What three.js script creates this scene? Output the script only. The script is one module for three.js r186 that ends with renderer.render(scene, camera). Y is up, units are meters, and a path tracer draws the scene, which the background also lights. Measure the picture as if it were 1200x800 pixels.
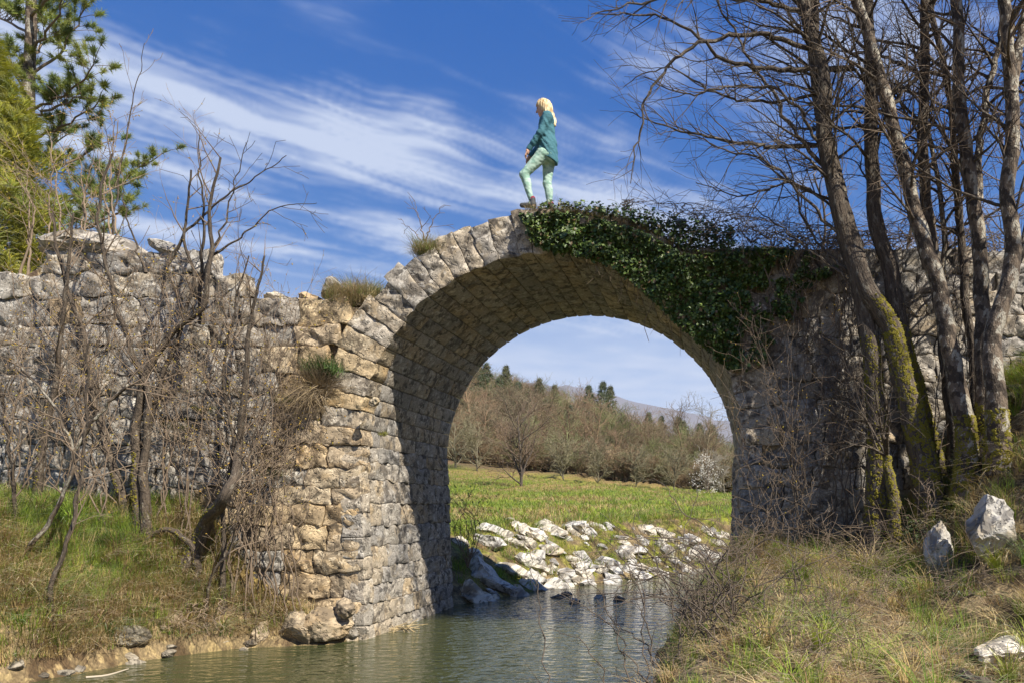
import * as THREE from 'three';
import { mergeGeometries, mergeVertices } from 'three/addons/utils/BufferGeometryUtils.js';
import { MarchingCubes } from 'three/addons/objects/MarchingCubes.js';
import { createNoise2D, createNoise3D } from 'simplex-noise';

// ------------------------------------------------------------------ camera
const EYE = 1.975, CZ = 11.25, F = 900, VX = 835, VY = 592;   // eye above the water, metres in front of the bridge face, lens
const scene = new THREE.Scene();
const camera = new THREE.PerspectiveCamera(2 * Math.atan(VY / F) * 180 / Math.PI, 1.5, 0.1, 6000);
camera.setViewOffset(VX * 2, VY * 2, 0, 0, 1200, 800);
camera.position.set(0, EYE, CZ);
camera.lookAt(0, EYE, 0);

// ------------------------------------------------------------------ sky
function rng(seed) { let s = seed | 0; return () => { s = (s + 0x6d2b79f5) | 0; let t = Math.imul(s ^ (s >>> 15), 1 | s); t = (t + Math.imul(t ^ (t >>> 7), 61 | t)) ^ t; return ((t ^ (t >>> 14)) >>> 0) / 4294967296; }; }
const n2 = createNoise2D(rng(11)), n3 = createNoise3D(rng(12));
const fbm2 = (x, y, o = 4) => { let a = 0, f = 1, w = 0.5; for (let i = 0; i < o; i++) { a += w * n2(x * f, y * f); f *= 2.03; w *= 0.5; } return a; };
const fbm3 = (x, y, z, o = 4) => { let a = 0, f = 1, w = 0.5; for (let i = 0; i < o; i++) { a += w * n3(x * f, y * f, z * f); f *= 2.03; w *= 0.5; } return a; };
const clamp = (x, a = 0, b = 1) => Math.min(b, Math.max(a, x));
const sstep = (a, b, x) => { const t = clamp((x - a) / (b - a)); return t * t * (3 - 2 * t); };
const lerp = (a, b, t) => a + (b - a) * t;
{
  const W = 3072, H = 1536, data = new Float32Array(W * H * 4);
  for (let j = 0; j < H; j++) {
    const el = ((j + 0.5) / H - 0.5) * Math.PI, dy = Math.sin(el);
    for (let i = 0; i < W; i++) {
      const az = ((i + 0.5) / W - 0.5) * 2 * Math.PI, dx = Math.cos(el) * Math.cos(az), dz = Math.cos(el) * Math.sin(az);
      const h = Math.max(dy, 0);
      if (dy < -0.03) { const o = (j * W + i) * 4; data[o] = 0.13; data[o + 1] = 0.145; data[o + 2] = 0.17; data[o + 3] = 1; continue; }
      // clear air: deep blue overhead, pale at the horizon
      const k = Math.pow(1 - clamp(h / 0.62), 2.1);
      let r = lerp(0.013, 0.085, k), g = lerp(0.104, 0.34, k), b = lerp(0.40, 0.74, k);
      const k2 = Math.exp(-h * 7.5); r = lerp(r, 0.58, k2); g = lerp(g, 0.66, k2); b = lerp(b, 0.84, k2);
      // cirrus on a high plane, combed along one wind direction
      const y = Math.max(dy, 0.045), u = dx / y, w = -dz / y;
      const warp = fbm2(u * 0.6 + 7, w * 0.6, 4);
      const c = (w - u) + warp * 0.2, along = (w + u) * 0.5 + warp * 0.4;
      const bump = (m, s) => Math.exp(-(((c - m) / s) ** 2));
      let band = 0.95 * bump(3.1, 0.42) + 0.8 * bump(3.95, 0.26) + 0.75 * bump(4.75, 0.33) + 0.42 * bump(2.0, 0.16) + 0.35 * bump(1.2, 0.3);
      band = Math.max(band, 0.6 * sstep(0.0, 0.7, n2(c * 0.8, along * 0.15 + 20)) * Math.max(sstep(1.0, 0, c), sstep(5.0, 6.2, c)));
      const strand = fbm2(c * 3.4 + 2, along * 0.6 + 4, 5), fine = fbm2(c * 15 + along * 1.2, along * 1.3, 5) + 0.5 * fbm2(c * 60 + along * 5, along * 3.5, 3), puff = fbm2(u * 1.3 + 31, w * 1.3, 6);
      let den = sstep(0.12, 1.12, band * 0.85 + strand * 0.46 + fine * 0.17 + puff * 0.52);
      den = clamp(den * (1 + 0.22 * fine) + 0.10 * sstep(-0.1, 0.8, puff + strand * 0.5));
      den = lerp(0.86 + 0.3 * puff, den, sstep(0.16, 0.29, h)) * sstep(-0.01, 0.05, h);
      den *= 0.92;
      r = lerp(r, 0.53, den); g = lerp(g, 0.60, den); b = lerp(b, 0.76, den);
      r *= 0.68; g *= 0.68; b *= 0.68;
      const o = (j * W + i) * 4;
      const below = dy < 0 ? 0.35 : 1;
      data[o] = r * below; data[o + 1] = g * below; data[o + 2] = b * below; data[o + 3] = 1;
    }
  }
  const t = new THREE.DataTexture(data, W, H, THREE.RGBAFormat, THREE.FloatType);
  t.mapping = THREE.EquirectangularReflectionMapping; t.magFilter = THREE.LinearFilter; t.needsUpdate = true;
  scene.background = t; scene.environment = t;
}
// ------------------------------------------------------------------ sun and exposure
const sun = new THREE.DirectionalLight(new THREE.Color(1, 0.93, 0.82), 5);
sun.position.set(1, 1.27, 0.73).multiplyScalar(40);
sun.castShadow = true; sun.shadow.mapSize.set(4096, 4096);
Object.assign(sun.shadow.camera, { left: -30, right: 30, top: 30, bottom: -30, near: 1, far: 160 });
scene.add(sun, sun.target);
const renderer = new THREE.WebGLRenderer({ antialias: true });
renderer.toneMapping = THREE.LinearToneMapping;
renderer.toneMappingExposure = 1.75;
renderer.shadowMap.enabled = true;

// ------------------------------------------------------------------ helpers
const V = (x, y, z) => new THREE.Vector3(x, y, z);
const at = (px, py, d) => V((px - VX) * d / F, EYE - (py - VY) * d / F, CZ - d);   // a point d metres in front of the lens
const used = {};
function numbered(name) { const n = used[name] = (used[name] ?? -1) + 1; return n ? name + '_' + String(n).padStart(3, '0') : name; }
function tag(o, label, category, group, kind) { if (label) o.userData.label = label; if (category) o.userData.category = category; if (group) o.userData.group = group; if (kind) o.userData.kind = kind; return o; }
function shade(o) { o.castShadow = o.receiveShadow = true; return o; }
function thing(name, label, category, group, kind) { const o = new THREE.Group(); o.name = numbered(name); scene.add(o); return tag(o, label, category, group, kind); }
function part(parent, name, geo, mat, kind) { const m = shade(new THREE.Mesh(geo, mat)); m.name = name; if (kind) m.userData.kind = kind; parent.add(m); return m; }
function single(name, geo, mat, label, category, group, kind) { const m = shade(new THREE.Mesh(geo, mat)); m.name = numbered(name); scene.add(m); return tag(m, label, category, group, kind); }
function rebase(g, p) {   // put a group's origin at its base without moving its parts
  g.position.copy(p); for (const c of g.children) { if (c.isInstancedMesh || c.isMesh || c.isGroup) c.position.sub(p); } return g;
}
class Shape3 {   // collects triangles
  constructor() { this.p = []; this.n = []; this.t = []; this.i = []; this.c = null; }
  geo(normals) {
    const g = new THREE.BufferGeometry();
    g.setAttribute('position', new THREE.Float32BufferAttribute(this.p, 3));
    if (this.t.length) g.setAttribute('uv', new THREE.Float32BufferAttribute(this.t, 2));
    if (this.c) g.setAttribute('color', new THREE.Float32BufferAttribute(this.c, 3));
    g.setIndex(this.i);
    if (this.n.length && !normals) g.setAttribute('normal', new THREE.Float32BufferAttribute(this.n, 3)); else g.computeVertexNormals();
    return g;
  }
  get empty() { return !this.i.length; }
  tube(pts, rad, sides, rough = 0, seed = 0) {   // pts: Vector3[], rad: number[]
    const n = pts.length; let tx, ty, tz, ax = 0, ay = 0, az = 1, len = 0;
    const base = this.p.length / 3, row = sides + 1;
    for (let i = 0; i < n; i++) {
      const a = pts[Math.max(0, i - 1)], b = pts[Math.min(n - 1, i + 1)];
      tx = b.x - a.x; ty = b.y - a.y; tz = b.z - a.z; let l = Math.hypot(tx, ty, tz) || 1; tx /= l; ty /= l; tz /= l;
      if (i === 0) { if (Math.abs(tz) > 0.9) { ax = 1; az = 0; } } else len += pts[i].distanceTo(pts[i - 1]);
      let d = ax * tx + ay * ty + az * tz; ax -= d * tx; ay -= d * ty; az -= d * tz; l = Math.hypot(ax, ay, az) || 1; ax /= l; ay /= l; az /= l;
      const bx = ty * az - tz * ay, by = tz * ax - tx * az, bz = tx * ay - ty * ax;
      for (let k = 0; k <= sides; k++) {
        const q = k / sides * Math.PI * 2, cs = Math.cos(q), sn = Math.sin(q), nx = ax * cs + bx * sn, ny = ay * cs + by * sn, nz = az * cs + bz * sn;
        let r = rad[i];
        if (rough) r *= 1 + rough * fbm3(cs * 1.3 + seed, len * 2.2, sn * 1.3 + seed, 3);
        this.p.push(pts[i].x + nx * r, pts[i].y + ny * r, pts[i].z + nz * r); this.n.push(nx, ny, nz); this.t.push(k / sides * Math.max(0.25, Math.round(rad[0] * 12) / 2), len);
        if (i && k < sides) { const A = base + i * row + k, B = A - row; this.i.push(B, B + 1, A, A, B + 1, A + 1); }
      }
    }
    const tip = this.p.length / 3, e = pts[n - 1], L = base + (n - 1) * row;
    this.p.push(e.x + tx * rad[n - 1], e.y + ty * rad[n - 1], e.z + tz * rad[n - 1]); this.n.push(tx, ty, tz); this.t.push(0.5, len);
    for (let k = 0; k < sides; k++) this.i.push(L + k, L + k + 1, tip);
  }
}
const perp = (d, R) => { const v = V(R() - 0.5, R() - 0.5, R() - 0.5); v.addScaledVector(d, -v.dot(d)); return v.normalize(); };

// ------------------------------------------------------------------ textures (tileable)
function lattice(seed, n) { const R = rng(seed), a = new Float32Array(n * n); for (let i = 0; i < n * n; i++) a[i] = R(); return a; }
const LAT = lattice(5, 256);
function vn(x, y, per, off) {   // periodic value noise
  const xi = Math.floor(x), yi = Math.floor(y), fx = x - xi, fy = y - yi, sx = fx * fx * (3 - 2 * fx), sy = fy * fy * (3 - 2 * fy);
  const m = (a) => ((a % per) + per) % per, g = (a, b) => LAT[((m(b) + off * 37) & 255) * 256 + ((m(a) + off * 91) & 255)];
  return lerp(lerp(g(xi, yi), g(xi + 1, yi), sx), lerp(g(xi, yi + 1), g(xi + 1, yi + 1), sx), sy);
}
function tf(u, v, f0, oct, off = 0, ay = 1) { let a = 0, w = 0.5, s = 0, f = f0; for (let o = 0; o < oct; o++) { a += w * vn(u * f, v * f * ay, f, off + o); s += w; w *= 0.55; f *= 2; } return a / s; }
function texture(size, fn, srgb, rep) {
  const d = new Uint8Array(size * size * 4);
  for (let j = 0; j < size; j++) for (let i = 0; i < size; i++) { const c = fn((i + 0.5) / size, (j + 0.5) / size), o = (j * size + i) * 4; for (let k = 0; k < 3; k++) d[o + k] = clamp(Array.isArray(c) ? c[k] : c) * 255; d[o + 3] = 255; }
  const t = new THREE.DataTexture(d, size, size); t.wrapS = t.wrapT = THREE.RepeatWrapping; t.magFilter = THREE.LinearFilter; t.minFilter = THREE.LinearMipmapLinearFilter; t.generateMipmaps = true;
  if (srgb) t.colorSpace = THREE.SRGBColorSpace; t.repeat.set(rep, rep); t.needsUpdate = true; return t;
}
const mix3 = (a, b, t) => [lerp(a[0], b[0], t), lerp(a[1], b[1], t), lerp(a[2], b[2], t)];
const stoneHeight = (u, v) => {
  const big = tf(u, v, 5, 5, 1), mid = tf(u, v, 18, 4, 6), pit = tf(u, v, 40, 3, 9);
  return clamp(0.25 + 0.55 * big + 0.35 * (mid - 0.5) - 0.5 * sstep(0.6, 0.8, pit));
};
const stoneMap = texture(512, (u, v) => {
  let c = [0.80, 0.78, 0.745]; const a = tf(u, v, 4, 5, 2), b = tf(u, v, 9, 5, 12), l = tf(u, v, 24, 4, 20), s = tf(u, v, 14, 5, 31), f = tf(u, v, 80, 2, 40);
  c = mix3(c, [0.86, 0.77, 0.62], sstep(0.48, 0.68, a) * 0.4);
  c = mix3(c, [0.45, 0.43, 0.41], sstep(0.50, 0.70, b) * 0.62);
  c = mix3(c, [0.97, 0.96, 0.93], sstep(0.60, 0.68, l) * 0.75);
  c = mix3(c, [0.27, 0.26, 0.25], sstep(0.60, 0.70, s) * 0.55);
  const k = 0.8 + 0.4 * f; return [c[0] * k, c[1] * k, c[2] * k];
}, true, 0.8);
const stoneBump = texture(512, stoneHeight, false, 0.8);
const rockMap = texture(512, (u, v) => {
  let c = [0.86, 0.85, 0.82]; const a = tf(u, v, 4, 5, 44), b = tf(u, v, 10, 5, 48), s = tf(u, v, 26, 4, 52);
  c = mix3(c, [0.70, 0.64, 0.54], sstep(0.5, 0.7, a) * 0.7); c = mix3(c, [0.50, 0.49, 0.48], sstep(0.54, 0.7, b) * 0.7); c = mix3(c, [0.33, 0.32, 0.31], sstep(0.62, 0.72, s) * 0.7); return c;
}, true, 0.7);
const barkHeight = (u, v) => clamp(0.5 + 0.9 * (tf(u, v * 0.25, 16, 4, 61) - 0.5) + 0.5 * (tf(u, v, 30, 3, 66) - 0.5));
const barkBump = texture(512, barkHeight, false, 1.7);
const barkDark = texture(512, (u, v) => { const h = barkHeight(u, v); let c = mix3([0.18, 0.155, 0.13], [0.48, 0.43, 0.37], h); c = mix3(c, [0.58, 0.57, 0.52], sstep(0.62, 0.72, tf(u, v, 7, 5, 70)) * 0.6); return c; }, true, 1.7);
const barkPale = texture(512, (u, v) => { const h = barkHeight(u, v); let c = mix3([0.34, 0.29, 0.24], [0.56, 0.51, 0.45], h); const l = tf(u, v, 6, 5, 74), d = tf(u, v, 5, 5, 79); c = mix3(c, [0.74, 0.73, 0.68], sstep(0.52, 0.62, l) * 0.85); c = mix3(c, [0.24, 0.205, 0.17], sstep(0.49, 0.60, d) * 0.85); return c; }, true, 1.7);
const soilMap = texture(512, (u, v) => { let c = [0.62, 0.57, 0.48]; c = mix3(c, [0.42, 0.36, 0.29], sstep(0.4, 0.65, tf(u, v, 6, 5, 84))); c = mix3(c, [0.80, 0.74, 0.60], sstep(0.55, 0.68, tf(u, v, 22, 4, 88)) * 0.7); const k = 0.75 + 0.5 * tf(u, v, 90, 2, 95); return c.map((x) => x * k); }, true, 0.9);
const grainBump = texture(512, (u, v) => tf(u, v, 24, 4, 99), false, 0.9);
const waveBump = texture(512, (u, v) => clamp(0.5 + 1.3 * (tf(u, v, 12, 3, 104, 2) - 0.5)), false, 0.5);
const lin = (r, g, b) => new THREE.Color().setRGB(r, g, b);
const std = (o) => new THREE.MeshStandardMaterial({ roughness: 0.9, ...o });
const M = {
  stone: std({ map: stoneMap, bumpMap: stoneBump, bumpScale: 0.022, vertexColors: true, roughness: 0.92 }),
  vault: std({ map: stoneMap, bumpMap: stoneBump, bumpScale: 0.010, vertexColors: true, roughness: 0.9 }),
  mortar: std({ map: soilMap, color: lin(0.80, 0.74, 0.66), bumpMap: grainBump, bumpScale: 0.02 }),
  rock: std({ map: rockMap, bumpMap: stoneBump, bumpScale: 0.03, vertexColors: true }),
  ground: std({ map: soilMap, bumpMap: grainBump, bumpScale: 0.03, vertexColors: true, roughness: 1 }),
  soil: std({ map: soilMap, color: lin(0.85, 0.78, 0.66), bumpMap: grainBump, bumpScale: 0.04, roughness: 1 }),
  barkDark: std({ map: barkDark, bumpMap: barkBump, bumpScale: 0.02, color: lin(0.85, 0.82, 0.78) }),
  barkPale: std({ map: barkPale, bumpMap: barkBump, bumpScale: 0.022, color: lin(0.80, 0.77, 0.72) }),
  twigDark: std({ color: lin(0.10, 0.078, 0.058) }),
  twigBrown: std({ color: lin(0.17, 0.125, 0.085) }),
  twigGrey: std({ color: lin(0.25, 0.185, 0.125) }),
  straw: std({ color: lin(0.40, 0.31, 0.17) }),
  moss: std({ color: lin(0.17, 0.145, 0.014), roughness: 1 }),
  bud: std({ color: lin(0.34, 0.25, 0.05) }),
};
const leafMat = (r, g, b, rough = 0.55, tr = 0.25) => new THREE.MeshPhysicalMaterial({ color: lin(r, g, b), roughness: rough, side: THREE.DoubleSide, transmission: tr, thickness: 0 });
M.ivy = new THREE.MeshPhysicalMaterial({ color: lin(1, 1, 1), roughness: 0.5, side: THREE.DoubleSide });
M.blade = new THREE.MeshPhysicalMaterial({ color: lin(1, 1, 1), roughness: 1, side: THREE.DoubleSide, transmission: 0.35, thickness: 0 });
M.needle = new THREE.MeshPhysicalMaterial({ color: lin(1, 1, 1), roughness: 1, side: THREE.DoubleSide, transmission: 0.35, thickness: 0 });

// ------------------------------------------------------------------ the land: river outline, banks, field, hill
const CX = -2.375, CY = 2.8625, R0 = 2.8, R1 = 3.42, XL = CX - R0, XR = CX + R0, ZB = -3.75;   // arch circle, abutment faces, back of the bridge
const river = [[-10, 16], [-9.6, 8], [-8.6, 4.2], [-7.6, 2.6], [-7.25, 1.4], [-6.5, 0.62], [-5.45, 0.3], [-5.3, -0.2], [-5.3, -3.7], [-4.85, -4.5], [-3.95, -6.9], [-2.6, -8.7], [-0.5, -11.4], [3, -14.5], [10, -17.5], [60, -24],
  [60, -17], [10, -12], [3.5, -8.5], [1.0, -5.2], [0.3, -3.6], [-0.55, -0.9], [-0.72, 0.8], [-0.65, 2.7], [-1.0, 5], [-1.7, 9], [-2.2, 16]];
function riverDist(x, z) {   // positive on land
  let d = 1e9, inside = false;
  for (let i = 0, j = river.length - 1; i < river.length; j = i++) {
    const [ax, az] = river[j], [bx, bz] = river[i], ex = bx - ax, ez = bz - az, t = clamp(((x - ax) * ex + (z - az) * ez) / (ex * ex + ez * ez));
    d = Math.min(d, Math.hypot(x - ax - ex * t, z - az - ez * t));
    if ((az > z) !== (bz > z) && x < ex * (z - az) / ez + ax) inside = !inside;
  }
  return inside ? -d : d;
}
function fieldTop(x, z) {
  const b = Math.max(0, -z - 9), xc = clamp(x, -60, 25), edge = 58 - xc * 0.35;
  let y = 1.42 + Math.min(b, edge) * (0.036 - 0.0017 * xc) ;
  if (b > edge) { const q = b - edge; y += q * lerp(0.19, 0.042, sstep(-75, 10, xc)) * (q < 130 ? 1 : 1) - Math.max(0, q - 95) * 0.14 - Math.max(0, q - 150) * 0.06; }
  return Math.max(y, -40);
}
function ground(x, z) {
  const s = riverDist(x, z), n = fbm2(x * 0.7, z * 0.7, 4), nf = fbm2(x * 3 + 5, z * 3, 3);
  if (s < 0) return -0.55 * sstep(0, 1.2, -s) - 0.02 + 0.03 * nf;
  const right = 1.42 - clamp(z, -1, 7) * 0.15 + 2.5 * sstep(2.0, 4.8, x) * sstep(6, 1.5, z) * 0.95 + 0.25 * sstep(1.5, 6, x);
  const left = lerp(0.75, 1.92, sstep(-5.4, -8.0, x)) + 0.15 * sstep(-8, -12, x);
  const front = x < -3.4 ? left : right, wf = x < -3.4 ? lerp(1.05, 1.6, sstep(-7.2, -8.6, x)) : 1.35;
  const back = fieldTop(x, z), m = sstep(-2, -6, z);
  const top = lerp(front, back, m), w = lerp(wf, 2.6, m);
  const t = clamp(s / w);
  let prof = x < -3.4 && m < 0.5 ? (0.10 * sstep(0, 0.10, t) + 0.34 * sstep(0.08, 0.30, t) + 0.56 * sstep(0.25, 1, t)) : Math.pow(sstep(-0.15, 1, t), 0.95) - 0.06 * (1 - t);
  const rough = z < -14 ? 0.18 : 0.10;
  return top * prof + (n * rough + nf * 0.05) * sstep(0, 0.6, s) * (z < -60 ? 3 : 1) + 0.02;
}
function gridLines(a, b, step, lo, hi) { const l = []; for (let v = a; v <= b + 1e-6; v += step) l.push(v); let s = step; for (let v = b; v < hi;) { s *= 1.22; v += s; l.push(v); } s = step; for (let v = a; v > lo;) { s *= 1.22; v -= s; l.unshift(v); } return l; }
{
  const xs = gridLines(-14, 8, 0.14, -2600, 2600), zs = gridLines(-20, 11, 0.14, -2600, 400), g = new Shape3(); g.c = [];
  for (const z of zs) for (const x of xs) {
    let y = ground(clamp(x, -300, 300), clamp(z, -400, 60));
    g.p.push(x, y, z); g.t.push(x * 0.8, z * 0.8);
    const s = riverDist(x, z), n = fbm2(x * 1.3, z * 1.3, 4), n_ = fbm2(x * 0.12 + 9, z * 0.12, 4);
    let c;
    if (z < -5) { c = mix3([0.44, 0.56, 0.07], [0.70, 0.58, 0.26], sstep(-0.15, 0.35, n_ + 0.35 * n)); if (s < 2.2) c = mix3(c, [0.46, 0.40, 0.30], sstep(-0.3, 0.2, n)); if (z < -62 && riverDist(x, z) > 40) c = mix3([0.42, 0.33, 0.22], [0.34, 0.30, 0.16], sstep(-0.2, 0.2, n)); }
    else if (x < -3.4) c = s < 0.45 + 0.3 * n ? [0.60, 0.53, 0.40] : mix3(x < -7.6 && s > 0.9 ? [0.36, 0.46, 0.07] : [0.44, 0.38, 0.15], [0.50, 0.42, 0.26], sstep(-0.2, 0.3, n));
    else c = mix3([0.44, 0.39, 0.26], [0.58, 0.50, 0.37], sstep(-0.25, 0.3, n));
    if (s < 0) c = [0.40, 0.36, 0.24];
    g.c ??= []; g.c.push(...c);
  }
  const w = xs.length;
  for (let j = 0; j < zs.length - 1; j++) for (let i = 0; i < w - 1; i++) { const a = j * w + i; g.i.push(a, a + w, a + 1, a + 1, a + w, a + w + 1); }
  single('ground', g.geo(), M.ground, 'earth banks and grassy field around the river', 'ground', null, 'structure');
}
{
  const g = new THREE.PlaneGeometry(90, 46, 1, 1); g.rotateX(-Math.PI / 2); g.translate(20, 0, -7);
  const uv = g.attributes.uv; for (let i = 0; i < uv.count; i++) uv.setXY(i, uv.getX(i) * 90, uv.getY(i) * 46);
  single('river_water', g, new THREE.MeshPhysicalMaterial({ color: lin(0.052, 0.058, 0.024), roughness: 0.03, ior: 1.33, bumpMap: waveBump, bumpScale: 0.017 }), 'murky green river running under the stone arch', 'river', null, 'structure');
}
{   // far ridge beyond the wooded hill
  const g = new Shape3(), nx = 160, nz = 14;
  for (let j = 0; j <= nz; j++) for (let i = 0; i <= nx; i++) {
    const x = lerp(-1900, 1500, i / nx), z = -1100 - j * 70, t = Math.sin(Math.PI * j / nz / 1.15), top = 214 - x * 0.15 + 30 * fbm2(x * 0.0016, 4.2, 4);
    g.p.push(x, -20 + Math.max(0, top) * t + 9 * fbm2(x * 0.02, z * 0.02, 3), z); g.t.push(x, z);
    if (j && i) { const a = j * (nx + 1) + i; g.i.push(a - nx - 2, a - nx - 1, a - 1, a - 1, a - nx - 1, a); }
  }
  single('far_hills', g.geo(), std({ color: lin(0.15, 0.15, 0.17), roughness: 1 }), 'long bluish ridge on the horizon behind the wood', 'hills', null, 'structure');
}
function hit(px_, py_, from = 3, to = 40) {   // where the line of sight meets the ground
  const eye = V(0, EYE, CZ), dir = at(px_, py_, 1).sub(eye); let d = from; for (; d < to; d += 0.04) { const q = eye.clone().addScaledVector(dir, d); if (Math.max(0, ground(q.x, q.z)) > q.y) return q; } return at(px_, py_, to);
}
function inBridge(x, z) { return z < 0.05 && z > ZB - 0.05 && (x < XL + 0.1 || x > XR - 0.1); }

scene.fog = new THREE.FogExp2(new THREE.Color().setRGB(0.72, 0.80, 0.95), 0.00005);

// ------------------------------------------------------------------ the bridge
const bridge = thing('stone_arch_bridge', 'old round arched bridge of rough grey and ochre limestone blocks', 'bridge');
const wallTop = (x) => {   // broken top of the masonry, metres above the water
  const p = [[-14, 5.2], [-10.5, 5.35], [-9.9, 5.65], [-9.4, 5.85], [-8.4, 5.85], [-8.0, 5.65], [-7.6, 5.5], [-7.2, 5.3], [-6.6, 5.12], [-5.3, 5.05], [-4.9, 5.05], [0.4, 5.75], [1.2, 5.8], [1.7, 5.62], [2.2, 5.85], [2.7, 5.6], [3.3, 5.9], [3.8, 5.65], [4.4, 5.9], [5, 5.7], [9, 5.9]];
  for (let i = 1; i < p.length; i++) if (x <= p[i][0]) return lerp(p[i - 1][1], p[i][1], (x - p[i - 1][0]) / (p[i][0] - p[i - 1][0]));
  return 6;
};
const ringTop = (x) => { const d = R1 * R1 - (x - CX) * (x - CX); return d > 0 ? CY + Math.sqrt(d) : 0; };
const bevel = (v, e) => sstep(0, e, v);
function block(q, depth, o = {}) {   // q: four corners of the visible face, anticlockwise from the outside
  const { gap = 0.012, bulge = 0.03, rough = 0.035, round = 0.035, tint = [1, 1, 1], seed = 0, cell = 0.085, wob = 0.018, proud = 0 } = o;
  const c = V(0, 0, 0); q.forEach((p) => c.addScaledVector(p, 0.25));
  q = q.map((p) => { const d = p.clone().sub(c), l = d.length(); return c.clone().addScaledVector(d, Math.max(0.2, 1 - gap * 1.3 / l)); });
  const n = q[1].clone().sub(q[0]).cross(q[3].clone().sub(q[0])).normalize();
  if (n.lengthSq() < 0.5) return null;
  const W = q[0].distanceTo(q[1]) * 0.5 + q[3].distanceTo(q[2]) * 0.5, H = q[0].distanceTo(q[3]) * 0.5 + q[1].distanceTo(q[2]) * 0.5;
  const lines = (L) => { const k = clamp(Math.round(L / cell), 2, 9), a = [0], e = Math.min(0.028 / L, 0.25); for (let i = 0; i <= k; i++) a.push(lerp(e, 1 - e, i / k)); a.push(1); return a; };
  const us = lines(W), vs = lines(H), nu = us.length, nv = vs.length, g = new Shape3(); g.c = [];
  const ou = (seed * 0.731) % 5, ov = (seed * 1.37) % 5, ax = q[1].clone().sub(q[0]).normalize(), ay = q[3].clone().sub(q[0]).normalize(), p = V(0, 0, 0), a = V(0, 0, 0), b = V(0, 0, 0);
  const put = (u, v, back) => {
    a.lerpVectors(q[0], q[1], u); b.lerpVectors(q[3], q[2], u); p.lerpVectors(a, b, v);
    const e = Math.min(u * W, (1 - u) * W, v * H, (1 - v) * H), s = seed * 3.1;
    const wx = n3(p.x * 3.5, p.y * 3.5, p.z * 3.5), wy = n3(p.x * 3.5, p.y * 3.5 + 31, p.z * 3.5 + 9);
    p.addScaledVector(ax, wx * wob).addScaledVector(ay, wy * wob);
    let out = proud - round * (1 - bevel(e, round * 1.2)) + bulge * bevel(e, Math.min(W, H) * 0.45) + rough * (fbm3(p.x * 4 + s, p.y * 4, p.z * 4, 5) + 0.4 * (0.5 - Math.abs(n3(p.x * 4.5, p.y * 4.5 + s, p.z * 4.5)))) * (0.82 + 0.18 * bevel(e, 0.06));
    if (back) out = -depth;
    g.p.push(p.x + n.x * out, p.y + n.y * out, p.z + n.z * out); g.t.push(u * W + ou + (back ? (u === 0 ? -depth : u === 1 ? depth : 0) : 0), v * H + ov + (back ? (v === 0 ? -depth : v === 1 ? depth : 0) : 0)); g.c.push(...tint);
  };
  for (const v of vs) for (const u of us) put(u, v);
  for (let j = 0; j < nv - 1; j++) for (let i = 0; i < nu - 1; i++) { const k = j * nu + i; g.i.push(k, k + 1, k + nu, k + nu, k + 1, k + nu + 1); }
  const rim = []; for (let i = 0; i < nu - 1; i++) rim.push([i, 0]); for (let j = 0; j < nv - 1; j++) rim.push([nu - 1, j]); for (let i = nu - 1; i > 0; i--) rim.push([i, nv - 1]); for (let j = nv - 1; j > 0; j--) rim.push([0, j]);
  const st = g.p.length / 3; for (const [i, j] of rim) put(us[i], vs[j], true); const fr = g.p.length / 3; for (const [i, j] of rim) put(us[i], vs[j]);
  const m = rim.length; for (let k = 0; k < m; k++) { const k2 = (k + 1) % m, A = fr + k, B = fr + k2; g.i.push(A, st + k, B, B, st + k, st + k2); }
  return g.geo();
}
const tints = { grey: [[0.56, 0.54, 0.51], [0.47, 0.455, 0.44], [0.62, 0.595, 0.55], [0.53, 0.495, 0.45]], tan: [[0.71, 0.57, 0.37], [0.63, 0.50, 0.33], [0.67, 0.57, 0.42], [0.58, 0.48, 0.35]], ring: [[0.58, 0.535, 0.47], [0.50, 0.475, 0.44], [0.61, 0.54, 0.44], [0.54, 0.49, 0.42]], weathered: [[0.50, 0.48, 0.46], [0.42, 0.41, 0.40], [0.56, 0.53, 0.49]] };
const pick = (a, R) => a[Math.floor(R() * a.length)], vary = (c, R, v = 0.1) => { const k = 1 + (R() - 0.5) * 2 * v; return c.map((x) => x * k); };
const group3 = (parent, name) => { const o = new THREE.Group(); o.name = name; parent.add(o); return o; };
{   // rubble and mortar core, set back behind the faces of the blocks
  const s = new THREE.Shape(), top = [];
  for (let x = -14; x <= 9; x += 0.15) { let y = wallTop(x) - 0.16; if (x > CX - 3.0 && x < CX + R1) y = Math.max(x > -4.9 && x < 0.3 ? 0 : y, ringTop(x) - 0.17); top.push([x, y]); }
  s.moveTo(-14, -1.2); s.lineTo(XL - 0.1, -1.2); s.lineTo(XL - 0.1, CY);
  s.absarc(CX, CY, R0 + 0.1, Math.PI, 0, true); s.lineTo(XR + 0.1, -1.2); s.lineTo(9, -1.2);
  for (let i = top.length - 1; i >= 0; i--) s.lineTo(top[i][0], top[i][1]);
  const g = new THREE.ExtrudeGeometry(s, { depth: -ZB - 0.145, bevelEnabled: false, curveSegments: 48 }); g.translate(0, 0, ZB + 0.06);
  part(bridge, 'rubble_core', g, M.mortar);
}
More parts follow.
